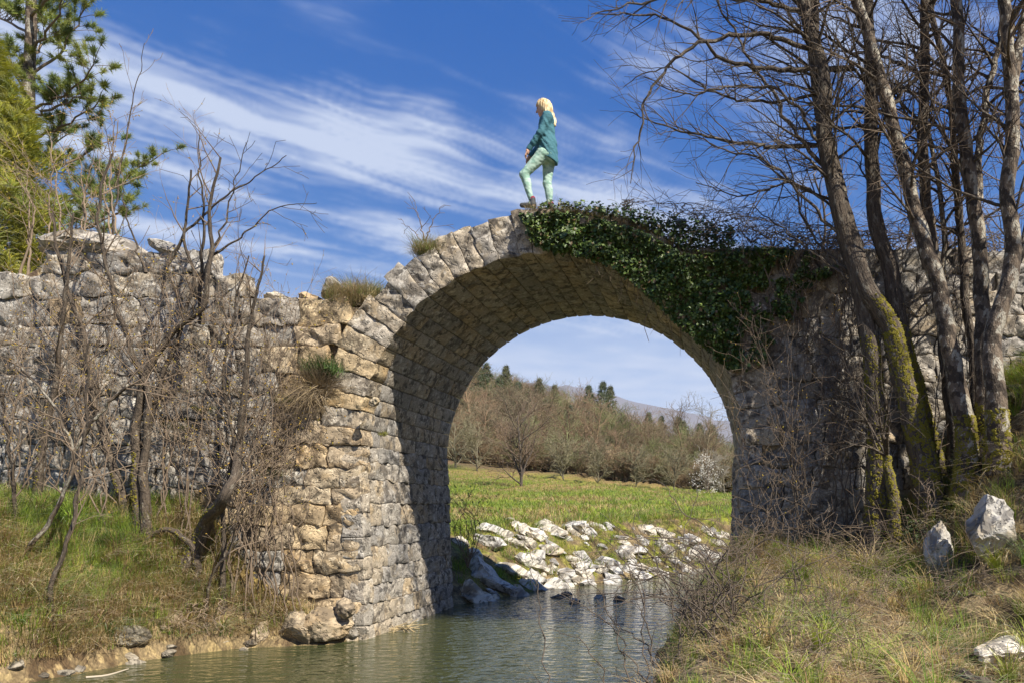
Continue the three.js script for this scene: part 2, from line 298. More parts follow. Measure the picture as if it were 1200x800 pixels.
{
  const R = rng(21), ring = group3(bridge, 'arch_ring'), vault = group3(bridge, 'vault'), N = 36, ang = [];
  for (let i = 0; i <= N; i++) ang.push(Math.PI - Math.PI * (i + (i && i < N ? (R() - 0.5) * 0.28 : 0)) / N);
  const P = (a, r, z) => V(CX + Math.cos(a) * r, CY + Math.sin(a) * r, z);
  for (let i = 0; i < N; i++) {
    const a0 = ang[i], a1 = ang[i + 1], re = R1 - 0.06 + R() * 0.13;
    const gq = block([P(a0, R0 - 0.005, 0), P(a1, R0 - 0.005, 0), P(a1, re, 0), P(a0, re, 0)], 0.42, { seed: i + 2, tint: vary(pick(i < 6 ? tints.tan.concat(tints.ring) : tints.ring, R), R), bulge: 0.002, rough: 0.055, round: 0.012, gap: 0.007, proud: R() * 0.035, wob: 0.022, cell: 0.07 });
    if (gq) part(ring, 'voussoir', gq, M.stone);
    let z = -0.40 - R() * 0.25; if (i % 2) z -= 0.2;
    let z0 = -0.40; const cuts = [z0]; while (z > ZB + 0.3) { cuts.push(z - 0.12); z -= 0.45 + R() * 0.45; } cuts.push(ZB);
    for (let k = 0; k < cuts.length - 1; k++) {
      if (cuts[k] - cuts[k + 1] < 0.05) continue;
      const gv = block([P(a0, R0, cuts[k]), P(a0, R0, cuts[k + 1]), P(a1, R0, cuts[k + 1]), P(a1, R0, cuts[k])], 0.16, { seed: i * 13 + k + 100, tint: vary(pick(tints.ring.concat(tints.weathered), R), R, 0.14), bulge: 0.004, rough: 0.014, round: 0.014, gap: 0.006, wob: 0.005, cell: 0.13, proud: -0.01 + R() * 0.012 });
      if (gv) part(vault, 'vault_stone', gv, M.vault);
    }
  }
}
function courses(parent, name, R, o) {   // a coursed wall in the plane of the bridge's front
  let y = o.y0, row = 0;
  while (y < o.y1) {
    const h = o.h[0] + R() * (o.h[1] - o.h[0]), yt = y + h;
    let x = o.x0 + (row % 2 ? -0.2 : 0) - R() * 0.2; row++;
    const lim = (yy) => o.end(yy);
    while (x < lim(y) - 0.04) {
      let w = o.w[0] + R() * (o.w[1] - o.w[0]); if (lim(y) - x - w < 0.3) w = lim(y) - x;
      const x1 = x + w, mid = x + w / 2;
      if (x1 < o.x0) { x = x1; continue; }
      const top = o.top(mid);
      if (y + h * 0.45 < top && y + h > o.foot(mid)) {
        const j = () => (R() - 0.5) * 0.03, cornerTop = Math.min(x1, lim(yt)), dz = o.dz ?? 0;
        if (cornerTop - x > 0.06 || x1 - x > 0.06) {
          const z = (xx) => o.z(xx);
          const sd = R() * 900;
          const gq = block([V(x, y + j() * 0.4, z(x)), V(x1, y + j() * 0.4, z(x1)), V(Math.max(x + 0.04, cornerTop), yt, z(x1)), V(x, yt, z(x))], 0.3, { seed: sd, tint: vary(o.tint(mid, y, R), R, 0.14), bulge: o.bulge ?? 0.002, rough: o.rough ?? 0.07, round: 0.013, gap: 0.006, proud: (R() - 0.4) * (o.proud ?? 0.045), wob: 0.045 });
          if (gq) part(parent, name, gq, M.stone);
        }
      }
      x = x1;
    }
    y = yt;
  }
}
{
  const R = rng(31), left = group3(bridge, 'wing_wall'), extL = (y) => (y > CY ? CX - Math.sqrt(Math.max(0.05, R1 * R1 - (y - CY) ** 2)) : XL);
  const nearTan = (x, y, R) => { const t = x + 0.35 * fbm2(x * 1.2, y * 1.2, 2); return t > -6.35 ? (y > 0.3 ? pick(tints.tan, R) : pick(tints.ring, R)) : R() < 0.06 ? pick(tints.tan, R) : pick(tints.grey, R); };
  courses(left, 'wall_stone', R, { y0: -0.35, y1: 6.2, x0: -12.6, h: [0.27, 0.42], w: [0.34, 1.0], end: (y) => (y > CY - 0.2 ? Math.min(extL(y), -5.1) : XL), top: wallTop, foot: (x) => Math.max(-0.3, ground(x, 0.2) - 0.35), z: (x) => (x < -6.4 ? -0.012 : 0), tint: nearTan });
  const right = group3(bridge, 'side_wall');
  // right of the arch: measured from the arch outwards, so the courses are mirrored
  const extR = (y) => (y > CY ? CX + Math.sqrt(Math.max(0.05, R1 * R1 - (y - CY) ** 2)) : XR);
  let y = 0.3; const Rr = rng(33); let row = 0;
  while (y < 5.95) {
    const h = 0.25 + Rr() * 0.13, yt = y + h; let x = extR(y), x2 = extR(yt); row++;
    if (x < XR - 0.7) x = x2 = -0.2;
    while (x < 7.6) {
      const w = 0.3 + Rr() * 0.5, x1 = x + w;
      if (y + h * 0.5 < wallTop(x + w / 2) && yt > ground(x + w / 2, 0.2) - 0.35) {
        const gq = block([V(x, y, 0), V(x1, y, 0), V(x1, yt, 0), V(x2, yt, 0)], 0.3, { seed: Rr() * 900, tint: vary(pick(Rr() < 0.3 ? tints.ring : tints.weathered, Rr), Rr, 0.14), bulge: 0.002, rough: 0.07, round: 0.011, gap: 0.006, proud: (Rr() - 0.4) * 0.045, wob: 0.045 });
        if (gq) part(right, 'wall_stone', gq, M.stone);
      }
      x = x2 = x1;
    }
    y = yt;
  }
  for (const [side, name] of [[-1, 'left'], [1, 'right']]) {   // the faces inside the arch, below the springing
    const ab = group3(bridge, 'abutment'), Ra = rng(side < 0 ? 41 : 43), X = side < 0 ? XL : XR; let yy = -0.45, r2 = 0;
    while (yy < CY - 0.02) {
      let h = 0.26 + Ra() * 0.10; if (CY - yy - h < 0.2) h = CY - yy;
      const yt = yy + h; let z = -0.30; r2++;
      const taper = (yv) => X + (side < 0 ? 1 : -1) * 0.10 * (1 - clamp(yv / CY));
      while (z > ZB + 0.02) {
        let w = 0.35 + Ra() * 0.5; if (r2 % 2 && z > -0.31) w *= 0.6; if (z - w < ZB + 0.25) w = z - ZB;
        const z1 = z - w; let q = [V(taper(yy), yy, z), V(taper(yy), yy, z1), V(taper(yt), yt, z1), V(taper(yt), yt, z)]; if (side > 0) q = [q[1], q[0], q[3], q[2]];
        const gq = block(q, 0.35, { seed: Ra() * 900, tint: vary(pick(Ra() < 0.5 ? tints.ring : tints.weathered, Ra), Ra, 0.14), bulge: 0.003, rough: 0.06, round: 0.012, gap: 0.006, proud: (Ra() - 0.4) * 0.035, wob: 0.03 });
        if (gq) part(ab, 'wall_stone', gq, M.stone);
        z = z1;
      }
      yy = yt;
    }
    // quoin returns close the corner between front face and inner face
    for (let yq = -0.45; yq < CY; yq += 0.33) {
      const yt = Math.min(CY, yq + 0.33), tp = (yv) => X + (side < 0 ? 1 : -1) * 0.10 * (1 - clamp(yv / CY));
      let q = [V(tp(yq), yq, 0.0), V(tp(yq), yq, -0.31), V(tp(yt), yt, -0.31), V(tp(yt), yt, 0.0)]; if (side > 0) q = [q[1], q[0], q[3], q[2]];
      const gq = block(q, 0.3, { seed: Ra() * 900, tint: vary(pick(tints.ring, Ra), Ra, 0.12), bulge: 0.003, rough: 0.05, round: 0.012, gap: 0.006, wob: 0.03 });
      if (gq) part(ab, 'corner_stone', gq, M.stone);
    }
  }
}
{   // earth that has gathered over the back of the arch and behind the walls
  const g = new Shape3(), nx = 150, nz = 22;
  for (let j = 0; j <= nz; j++) for (let i = 0; i <= nx; i++) {
    const x = lerp(-12.5, 8.5, i / nx), z = lerp(-0.22, ZB + 0.1, j / nz);
    let y = Math.max(wallTop(x) - 0.10, x > -5.6 && x < 0.9 ? ringTop(x) - 0.03 : 0);
    const e = sstep(0, 0.35, j / nz) * sstep(1, 0.8, j / nz); y += e * (0.10 + 0.10 * fbm2(x * 1.4, z * 1.4, 3)) + 0.05 * fbm2(x * 4, z * 4, 2);
    if (x < -5.6) y -= 0.25 * e;
    g.p.push(x, y, z); g.t.push(x, z);
    if (j && i) { const a = j * (nx + 1) + i; g.i.push(a - nx - 2, a - nx - 1, a - 1, a - 1, a - nx - 1, a); }
  }
  part(bridge, 'earth_fill', g.geo(), M.soil);
}
function deckTop(x, z) { return Math.max(wallTop(x) - 0.05, x > -5.6 && x < 0.9 ? ringTop(x) + 0.04 : 0) + 0.1 * sstep(-0.1, -1, z); }

// ------------------------------------------------------------------ loose stones
function rockGeo(seed, size, o = {}) {
  const R = rng(seed * 7919 + 3), g0 = mergeVertices(new THREE.IcosahedronGeometry(1, o.detail ?? 5).deleteAttribute('normal').deleteAttribute('uv')), p = g0.attributes.position, planes = [], col = [], uv = [];
  for (let i = 0; i < (o.planes ?? 9); i++) planes.push([V(R() - 0.5, R() - 0.5, R() - 0.5).normalize(), 0.5 + R() * 0.32 - (o.cut ?? 0)]);
  const v = V(0, 0, 0), tint = o.tint ?? [0.9, 0.9, 0.88];
  for (let i = 0; i < p.count; i++) {
    v.fromBufferAttribute(p, i);
    for (const [n, d] of planes) { const k = v.dot(n); if (k > d) v.addScaledVector(n, (d - k) * 0.88); }
    const k = 1 + 0.22 * fbm3(v.x * 1.5 + seed, v.y * 1.5, v.z * 1.5, 4) + 0.05 * n3(v.x * 7, v.y * 7 + seed, v.z * 7);
    v.multiplyScalar(k * (1 - (o.crag ?? 0) * (1 - Math.abs(n3(v.x * 2.6 + seed, v.y * 1.1, v.z * 2.6))) ** 4)); v.set(v.x * size[0], v.y * size[1], v.z * size[2]); p.setXYZ(i, v.x, v.y, v.z); uv.push(v.x * 0.9 + v.z * 0.45 + seed * 0.37, v.y * 0.9 + v.z * 0.6); col.push(...tint);
  }
  g0.setAttribute('uv', new THREE.Float32BufferAttribute(uv, 2)); g0.setAttribute('color', new THREE.Float32BufferAttribute(col, 3)); const flat = g0.toNonIndexed(); flat.computeVertexNormals(); return flat;
}
function rock(name, pos, size, seed, label, category, group, o = {}) {
  const m = single(name, rockGeo(seed, size, o), M.rock, label, category, group); m.position.copy(pos); m.rotation.set(o.rx ?? 0, o.ry ?? seed, o.rz ?? 0); return m;
}
{
  const R = rng(51), placed = [];
  const tryRock = (px, py, sz, k) => {   // far bank: the ray through the pixel meets the bank
    const eye = V(0, EYE, CZ), dir = at(px, py, 1).sub(eye); let d = 14; for (; d < 34; d += 0.06) { const q = eye.clone().addScaledVector(dir, d); if (q.z < ZB - 0.4 && ground(q.x, q.z) > q.y) break; }
    if (d > 33) return; const q = eye.clone().addScaledVector(dir, d);
    rock('boulder', V(q.x, ground(q.x, q.z) + sz * 0.04, q.z), [sz * (0.8 + R() * 0.6), sz * (0.42 + R() * 0.3), sz * (0.6 + R() * 0.3)], 200 + k, 'pale angular limestone boulder on the bank seen through the arch', 'boulder', 'boulders lining the bank behind the bridge', { tint: vary(pick([[0.84, 0.82, 0.79], [0.72, 0.71, 0.70], [0.80, 0.75, 0.66]], R), R, 0.08), planes: 16, cut: 0.12, rz: -0.75 + R() * 0.6, rx: R() * 0.5, ry: R() * 0.9 - 0.45 });
  };
  const spots = [[552, 700, .45], [566, 672, .55], [592, 690, .6], [572, 640, .55], [600, 668, .55], [628, 690, .5], [590, 628, .32], [618, 640, .38], [632, 652, .4], [600, 610, .25], [570, 622, .4], [648, 644, .34], [655, 690, .5], [668, 632, .2], [690, 688, .45], [672, 624, .3], [691, 626, .36], [712, 618, .3], [706, 640, .25], [735, 652, .42], [752, 632, .3], [760, 618, .32], [782, 630, .4], [812, 632, .34], [826, 622, .3], [716, 690, .45], [745, 668, .5], [770, 672, .45], [790, 660, .4], [810, 655, .4], [830, 650, .35], [840, 640, .35], [676, 660, .36], [700, 670, .3], [645, 668, .34], [560, 705, .5], [610, 700, .35], [640, 612, .18], [740, 688, .3], [795, 645, .3], [848, 628, .3], [650, 628, .2], [725, 632, .24], [555, 655, .4], [540, 640, .35], [766, 690, .3], [800, 680, .3], [820, 670, .35], [583, 710, .3], [660, 676, .3]];
  for (let k = 0; k < 60; k++) { const a = lerp(590, 850, R()); spots.push([a, lerp(700 - (a - 560) * 0.10, 612, R()), 0.18 + R() * 0.32]); }
  for (let k = 0; k < 60; k++) { const a = lerp(575, 855, R()); spots.push([a, lerp(700 - (a - 575) * 0.12, 618, Math.pow(R(), 1.5)), 0.07 + R() * 0.14]); }
  spots.forEach(([a, b, s], k) => tryRock(a + (R() - 0.5) * 6, b + (R() - 0.5) * 4, s * 0.98, k));
  // stones in and beside the shallow water behind the arch
  const sh = [[655, 700], [672, 706], [702, 700], [664, 697], [725, 703]];
  sh.forEach(([a, b], k) => { const d = EYE * F / (b - VY), p = at(a, b, d); rock('river_stone', V(p.x, 0.0, p.z), [0.10 + R() * 0.13, 0.06 + R() * 0.06, 0.10 + R() * 0.1], 300 + k, 'small wet stone breaking the shallow water beyond the arch', 'stone', 'stones in the shallows', { tint: [0.62, 0.57, 0.5], detail: 3 }); });
  // single rocks that can be named
  rock('limestone_rock', hit(1158, 655).add(V(0, 0.26, 0)), [0.27, 0.44, 0.28], 431, 'tall jagged white limestone rock among grass on the slope under the trees', 'rock', null, { planes: 7, crag: 0.07, detail: 6, tint: [0.62, 0.60, 0.57] });
  rock('limestone_rock', hit(1100, 664).add(V(0, 0.18, 0)), [0.16, 0.32, 0.18], 402, 'slim upright white rock at the foot of the mossy trunks', 'rock', null, { planes: 7, crag: 0.07, detail: 6, tint: [0.58, 0.56, 0.53] });
  rock('limestone_rock', hit(1178, 766).add(V(0, 0.03, 0)), [0.30, 0.12, 0.22], 403, 'flat pale rock with ochre lichen lying on bare earth by the log', 'rock', null, { planes: 11, tint: [0.95, 0.88, 0.78], rz: 0.12 });
  rock('bank_rock', hit(152, 752).add(V(0, 0.06, 0)), [0.24, 0.17, 0.22], 404, 'undercut grey rock hung with grass at the sandy waterline', 'rock', null, { tint: [0.36, 0.33, 0.27] });
  rock('bank_rock', hit(205, 735).add(V(0, 0.05, 0)), [0.18, 0.15, 0.2], 405, 'rounded brown rock in the bank beside the dark hollow', 'rock', null, { tint: [0.40, 0.33, 0.24] });
  for (const [px, py, s, k] of [[345, 738, .36, 1], [385, 730, .34, 2], [312, 742, .26, 3], [404, 712, .2, 4]]) rock('rubble_lump', at(px, py, 10.95), [s, s * 0.75, s * 0.5], 410 + k, 'lumpy eroded footing rubble at the waterline below the ochre wall', 'rubble', 'footing rubble under the wall', { tint: [0.60, 0.49, 0.35], planes: 4 });
  for (let k = 0; k < 11; k++) { const f = R(), q = hit(lerp(10, 330, f), lerp(797, 757, f) - R() * R() * 40), z = 0.05 + R() * 0.09; rock('shore_stone', q.add(V(0, -z * 0.2, 0)), [z * (1 + R()), z * 0.8, z], 440 + k, 'small dark stone lodged in the muddy shore below the wall', 'stone', 'stones along the muddy shore', { tint: vary([0.40, 0.36, 0.30], R, 0.25), detail: 3 }); }
  // stones lying loose along the broken wall top
  rock('coping_slab', at(212, 298, 11.5), [0.45, 0.15, 0.35], 421, 'tilted flat slab perched on the broken wall top', 'stone slab', null, { tint: [0.55, 0.53, 0.50], rz: -0.42, ry: 0, planes: 12 });
  rock('coping_boulder', at(115, 296, 11.6), [0.92, 0.27, 0.5], 422, 'broad rounded grey stone crowning the highest part of the wall', 'stone', null, { tint: [0.54, 0.50, 0.45], ry: 0.1, planes: 14 });
  rock('loose_stone', at(387, 340, 11.5), [0.19, 0.21, 0.17], 423, 'upright grey stone on the wall top beside the dry grass mound', 'stone', null, { tint: [0.66, 0.63, 0.58], rz: 0.5 });
  rock('loose_stone', at(362, 352, 11.5), [0.2, 0.13, 0.17], 424, 'low ochre stone on the wall top next to an upright grey stone', 'stone', null, { tint: [0.74, 0.6, 0.42] });
  rock('loose_stone', at(325, 352, 11.5), [0.24, 0.12, 0.18], 425, 'small flat stone with moss on the lowest part of the wall top', 'stone', null, { tint: [0.66, 0.6, 0.5] });
  rock('loose_stone', at(797, 262, 11.4), [0.10, 0.09, 0.1], 426, 'small pale stone showing between ivy and brambles on the bridge top', 'stone', null, { tint: [0.95, 0.92, 0.88] });
  rock('projecting_stone', at(439, 471, 11.0), [0.085, 0.075, 0.09], 427, 'knobbly stone jutting from the corner below the arch ring', 'stone', null, { tint: [0.8, 0.68, 0.48] });
  rock('mossy_rock', hit(1192, 470), [0.34, 0.22, 0.3], 428, 'hummock of mossy rock on the slope behind the pale trunks', 'rock', null, { tint: [0.26, 0.25, 0.10] });
}

// ------------------------------------------------------------------ growing things
const UPV = V(0, 1, 0);
function grow(bs, p, dir, len, rad, lvl, o, R, tips) {
  const n = Math.max(3, Math.ceil(len / o.seg[lvl])), step = len / n, pts = [p.clone()], rs = [rad], d = dir.clone();
  for (let i = 1; i <= n; i++) {
    d.x += (R() - 0.5) * o.wig[lvl]; d.y += (R() - 0.5) * o.wig[lvl] + o.up[lvl] * step; d.z += (R() - 0.5) * o.wig[lvl]; d.normalize();
    pts.push(pts[i - 1].clone().addScaledVector(d, step)); rs.push(Math.max(o.tip ?? 0.0016, rad * (1 - 0.82 * i / n)));
  }
  limb(bs, pts, rs, lvl, o, R, tips, len);
}
function limb(bs, pts, rs, lvl, o, R, tips, len) {
  bs[Math.min(lvl, bs.length - 1)].tube(pts, rs, o.sides[lvl]);
  const n = pts.length - 1;
  if (tips && lvl >= o.max - 1) tips.push(pts[n], pts[Math.max(1, n - 1)]);
  if (lvl >= o.max) return;
  const kids = Math.round(o.kids[lvl] * len * (0.75 + R() * 0.5));
  for (let k = 0; k < kids; k++) {
    const t = lerp(o.from[lvl], 1, (k + R()) / kids) * n, i = Math.min(n - 1, Math.floor(t)), f = t - i, q = pts[i].clone().lerp(pts[i + 1], f), d = pts[i + 1].clone().sub(pts[i]).normalize();
    const a = o.ang[lvl] * (0.6 + R() * 0.8), nd = d.multiplyScalar(Math.cos(a)).addScaledVector(perp(d.clone().normalize(), R), Math.sin(a)); nd.normalize();
    if (o.bias) nd.add(o.bias).normalize();
    grow(bs, q, nd, o.len[lvl] * (0.45 + R() * 0.9) * (1.1 - 0.45 * t / n), Math.max(o.tip ?? 0.0016, Math.min(o.rad[lvl], lerp(rs[i], rs[i + 1], f) * 0.7)), lvl + 1, o, R, tips);
  }
}
function smooth(pts, n) { const c = new THREE.CatmullRomCurve3(pts); return c.getSpacedPoints(n); }
function wander(pts, amp, R, f = 3) { const s = R() * 90; return pts.map((p, i) => { const k = i / (pts.length - 1), a = amp * Math.min(1, k * 4 + 0.2); return V(p.x + a * fbm2(k * f * 2 + s, 1, 2), p.y, p.z + a * fbm2(k * f * 2, s + 5, 2)); }); }
function tufts(parent, name, geo, mat, mats, cols, kind = 'stuff') {   // copies too many to count
  const m = shade(new THREE.InstancedMesh(geo, mat, mats.length)); m.name = name; m.userData.kind = kind;
  mats.forEach((x, i) => { m.setMatrixAt(i, x); if (cols) m.setColorAt(i, cols[i]); }); parent.add(m); return m;
}
const mtx = (p, q, s) => new THREE.Matrix4().compose(p, q, s.isVector3 ? s : V(s, s, s));
const eul = (x, y, z) => new THREE.Quaternion().setFromEuler(new THREE.Euler(x, y, z, 'YXZ'));
function mossGeo(pts, rs, R, count, from, to, side) {   // fuzzy cushions of moss over a stem
  const g = new Shape3();
  for (let k = 0; k < count * 2.6; k++) {
    const t = lerp(from, to, R()) * (pts.length - 1), i = Math.min(pts.length - 2, Math.floor(t)), p = pts[i].clone().lerp(pts[i + 1], t - i), r = lerp(rs[i], rs[i + 1], t - i), a = side + (R() - 0.5) * 4.2;
    if (fbm2(t * 0.9 + side, a * 0.9, 3) < -0.12) continue;
    const n = V(Math.cos(a), 0.25, Math.sin(a)).normalize(); p.addScaledVector(n, r * 0.99);
    const s = (0.007 + R() * 0.013) * Math.min(1, 0.45 + r * 5), b = g.p.length / 3, tx = perp(n, R).multiplyScalar(s), ty = n.clone().cross(tx);
    for (let q = 0; q < 5; q++) { const w = q / 5 * 6.283, e = p.clone().addScaledVector(tx, Math.cos(w)).addScaledVector(ty, Math.sin(w)).addScaledVector(n, -s * 0.3); g.p.push(e.x, e.y, e.z); }
    p.addScaledVector(n, s * (0.6 + R())); g.p.push(p.x, p.y, p.z); for (let q = 0; q < 5; q++) g.i.push(b + q, b + (q + 1) % 5, b + 5);
  }
  return g.geo();
}
function makeStems(name, label, category, group, stems, o, R, mats, extra = {}) {   // a thing of one or more stems, limbs and twigs
  const t = thing(name, label, category, group), limbs = new Shape3(), twigs = new Shape3(), tips = [];
  for (const s of stems) {
    if ((s.flare ?? 1) && !extra.loose) { const b = s.pts[0], gy = ground(b.x, b.z); if (b.z > -0.1 && b.y > gy - 0.02 && b.y < gy + 1.6) { const nx = s.pts[1].clone().sub(b); s.pts = [V(b.x - nx.x * 0.15, gy - 0.12, b.z), ...(b.y > gy + 0.25 ? [b] : []), ...s.pts.slice(1)]; } }
    const trunk = new Shape3(), n = Math.max(10, Math.round(s.pts.length * 7)), pts = wander(smooth(s.pts, n), s.wob ?? 0.05, R), rs = pts.map((_, i) => lerp(s.r[0], s.r[1], Math.pow(i / n, 0.8)) * (1 + (s.flare ?? 0.5) * Math.exp(-i / n * 14)));
    trunk.tube(pts, rs, s.r[0] > 0.05 ? 12 : 6, s.r[0] > 0.05 ? 0.22 : 0.1, R() * 50);
    const st = part(t, s.name ?? (stems.length > 1 ? 'stem' : 'trunk'), trunk.geo(), s.mat ?? mats[0]);
    if (s.moss) part(st, 'moss', mossGeo(pts, rs, R, s.moss[2], s.moss[0], s.moss[1], s.mossSide ?? 3.3), M.moss, 'stuff');
    let len = 0; for (let i = 1; i < pts.length; i++) len += pts[i].distanceTo(pts[i - 1]);
    const kids = Math.round(o.kids[0] * len), so = o;
    for (let k = 0; k < kids; k++) {
      const q = lerp(s.from ?? o.from[0], 1, (k + R()) / kids) * n, i = Math.min(n - 1, Math.floor(q)), p = pts[i].clone().lerp(pts[i + 1], q - i), d = pts[i + 1].clone().sub(pts[i]).normalize(), a = o.ang[0] * (0.6 + R() * 0.8);
      const nd = d.clone().multiplyScalar(Math.cos(a)).addScaledVector(perp(d, R), Math.sin(a)).normalize(); if (o.bias) nd.add(o.bias).normalize();
      grow([limbs, limbs, twigs], p, nd, o.len[0] * (0.4 + R()) * (1.15 - 0.5 * q / n), Math.min(o.rad[0], rs[i] * 0.6), 1, so, R, tips);
    }
  }
  for (const l of extra.limbs ?? []) { const n = l.pts.length * 6, pts = wander(smooth(l.pts, n), 0.1, R, 5); limb([limbs, limbs, twigs], pts, pts.map((_, i) => lerp(l.r, 0.006, i / n)), 1, o, R, tips, l.len ?? 3); }
  if (!limbs.empty) part(t, 'branches', limbs.geo(), mats[1], 'stuff');
  if (!twigs.empty) part(t, 'twigs', twigs.geo(), mats[2], 'stuff');
  if (extra.buds) {
    const g = new THREE.OctahedronGeometry(0.008, 0); g.scale(0.8, 1.7, 0.8); const ms = [], cs = [];
    for (const p of tips) if (R() < extra.buds) { ms.push(mtx(p, eul(R() * 2, R() * 6, R()), 0.7 + R() * 0.9)); cs.push(lin(0.30 + R() * 0.12, 0.22 + R() * 0.06, 0.04)); }
    tufts(t, 'buds', g, std({ color: lin(1, 1, 1) }), ms, cs);
  }
  return rebase(t, stems[0].pts[0].clone());
}
const px = (d, ...a) => { const r = []; for (let i = 0; i < a.length; i += 2) r.push(at(a[i], a[i + 1], d)); return r; };
const pz = (...a) => a.map(([x, y, d]) => at(x, y, d));
const twiggy = {   seg: [0.3, 0.16, 0.10, 0.09], wig: [0.2, 0.34, 0.42, 0.4], up: [0.1, 0.10, 0.05, 0.0], sides: [10, 5, 4, 3], kids: [3.2, 5.0, 7.0, 0], from: [0.4, 0.15, 0.15, 0], ang: [0.9, 0.75, 0.7, 0.6], len: [1.4, 0.75, 0.36, 0.2], rad: [0.024, 0.010, 0.005, 0.003], max: 3, tip: 0.0024 };
{
  const R = rng(61);
  // the clump of dark mossy trunks against the right-hand wall
  makeStems('mossy_tree', 'dark many stemmed tree with thick yellow green moss, limbs reaching over the arch', 'tree', 'bare trees beside the bridge', [
    { pts: pz([1028, 655, 10.1], [1028, 520, 10.1], [1022, 420, 10.1], [1008, 345, 10.1], [996, 295, 10.1], [968, 180, 10.1], [965, 80, 10.1], [945, 20, 10.1], [925, -60, 10.1], [905, -190, 10.1]), r: [0.15, 0.065], moss: [0.03, 0.3, 900], mossSide: 1.4 },
    { pts: pz([1094, 600, 9.8], [1078, 520, 9.9], [1058, 440, 9.95], [1043, 385, 10.0], [1014, 335, 10.0], [990, 250, 10.2], [968, 170, 10.3], [955, 60, 10.4], [950, -120, 10.4]), r: [0.18, 0.065], moss: [0, 0.36, 3600], mossSide: 2.4 },
    { pts: pz([1098, 590, 10.2], [1090, 525, 10.3], [1066, 435, 10.3], [1044, 320, 10.3], [1026, 250, 10.3], [1021, 150, 10.3], [1018, 0, 10.3], [1015, -150, 10.3]), r: [0.15, 0.065], moss: [0, 0.28, 2600], mossSide: 1.2 },
    { pts: pz([1046, 650, 9.6], [1048, 600, 9.6], [1044, 560, 9.65], [1040, 535, 9.7]), r: [0.10, 0.05], moss: [0, 1, 900], from: 0.99, mossSide: 1.6 },
  ], { ...twiggy, from: [0.5, 0.15, 0.15, 0], kids: [3.0, 5.2, 7.5, 0], bias: V(-0.22, 0, 0.05) }, R, [M.barkDark, M.barkDark, M.twigDark], { limbs: [
    { pts: pz([1000, 80, 10.2], [930, 82, 10.0], [850, 70, 9.8], [790, 25, 9.6], [700, 15, 9.5]), r: 0.042, len: 3.4 },
    { pts: pz([968, 170, 10.2], [900, 172, 10.0], [830, 160, 9.8], [770, 145, 9.6], [735, 130, 9.5]), r: 0.034, len: 3.0 },
    { pts: pz([960, 60, 10.2], [880, 40, 9.9], [800, 62, 9.6], [762, 110, 9.5], [745, 170, 9.4], [738, 215, 9.4]), r: 0.036, len: 3.6 },
    { pts: pz([975, 210, 10.2], [930, 150, 10.0], [880, 70, 9.9], [840, 0, 9.8], [800, -60, 9.7]), r: 0.034, len: 3.0 },
    { pts: pz([955, 20, 10.2], [890, 0, 9.8], [810, -5, 9.5], [740, 5, 9.3], [690, 20, 9.2]), r: 0.036, len: 3.2 },
    { pts: pz([1000, 295, 10.2], [950, 240, 10.0], [900, 190, 9.9], [850, 175, 9.8], [790, 150, 9.7]), r: 0.026, len: 2.5 },
    { pts: pz([1020, 130, 10.2], [1080, 90, 10.4], [1120, 80, 10.6], [1180, 60, 10.8]), r: 0.04, len: 2.2 },
    { pts: pz([1012, 345, 10.1], [960, 300, 10.2], [920, 270, 10.3], [880, 240, 10.4]), r: 0.022, len: 2.0 },
    { pts: pz([972, 190, 10.2], [920, 110, 9.8], [870, 100, 9.6], [800, 110, 9.4], [755, 90, 9.3]), r: 0.026, len: 3.0 },
    { pts: pz([962, 110, 10.2], [900, 120, 10.2], [840, 110, 10.2], [780, 80, 10.3], [740, 95, 10.3]), r: 0.024, len: 3.0 },
    { pts: pz([985, 250, 10.2], [930, 215, 10.2], [870, 230, 10.3], [820, 215, 10.4]), r: 0.02, len: 2.4 },
    { pts: pz([948, 20, 10.2], [900, -40, 10.2], [840, -60, 10.1], [760, -30, 10.0], [720, 10, 10.0]), r: 0.03, len: 3.2 },
    { pts: pz([1005, 330, 10.1], [950, 270, 10.3], [925, 200, 10.4], [905, 130, 10.4]), r: 0.022, len: 2.2 } ] });
  makeStems('pale_barked_tree', 'slanting pale grey trunk mottled with lichen, mossy at its foot', 'tree', 'bare trees beside the bridge', [
    { pts: pz([1132, 575, 9.5], [1133, 507, 9.6], [1118, 425, 9.7], [1098, 335, 9.8], [1067, 222, 9.9], [1042, 127, 9.9], [1004, 0, 9.9], [965, -160, 9.9]), r: [0.135, 0.06], moss: [0, 0.13, 1300], mossSide: 1.9 },
  ], { ...twiggy, from: [0.42, 0.15, 0.15, 0] }, R, [M.barkPale, M.barkDark, M.twigBrown], { limbs: [{ pts: pz([1042, 127, 9.9], [1090, 75, 10], [1050, 50, 10.1], [1120, 20, 10.2]).slice(0, 2), r: 0.03, len: 1.2 }] });
  makeStems('dark_straight_tree', 'straight dark ridged trunk rising just behind the slanting pale one', 'tree', 'bare trees beside the bridge', [
    { pts: pz([1122, 560, 10.2], [1112, 430, 10.3], [1098, 320, 10.3], [1085, 240, 10.4], [1082, 170, 10.4], [1083, 85, 10.4], [1085, 0, 10.4], [1090, -160, 10.4]), r: [0.11, 0.05] },
  ], { ...twiggy, from: [0.5, 0.15, 0.15, 0] }, R, [M.barkDark, M.barkDark, M.twigDark], { limbs: [{ pts: pz([1083, 90, 10.4], [1050, 72, 10.3], [1020, 60, 10.2], [985, 30, 10.1]), r: 0.035, len: 1.6 }] });
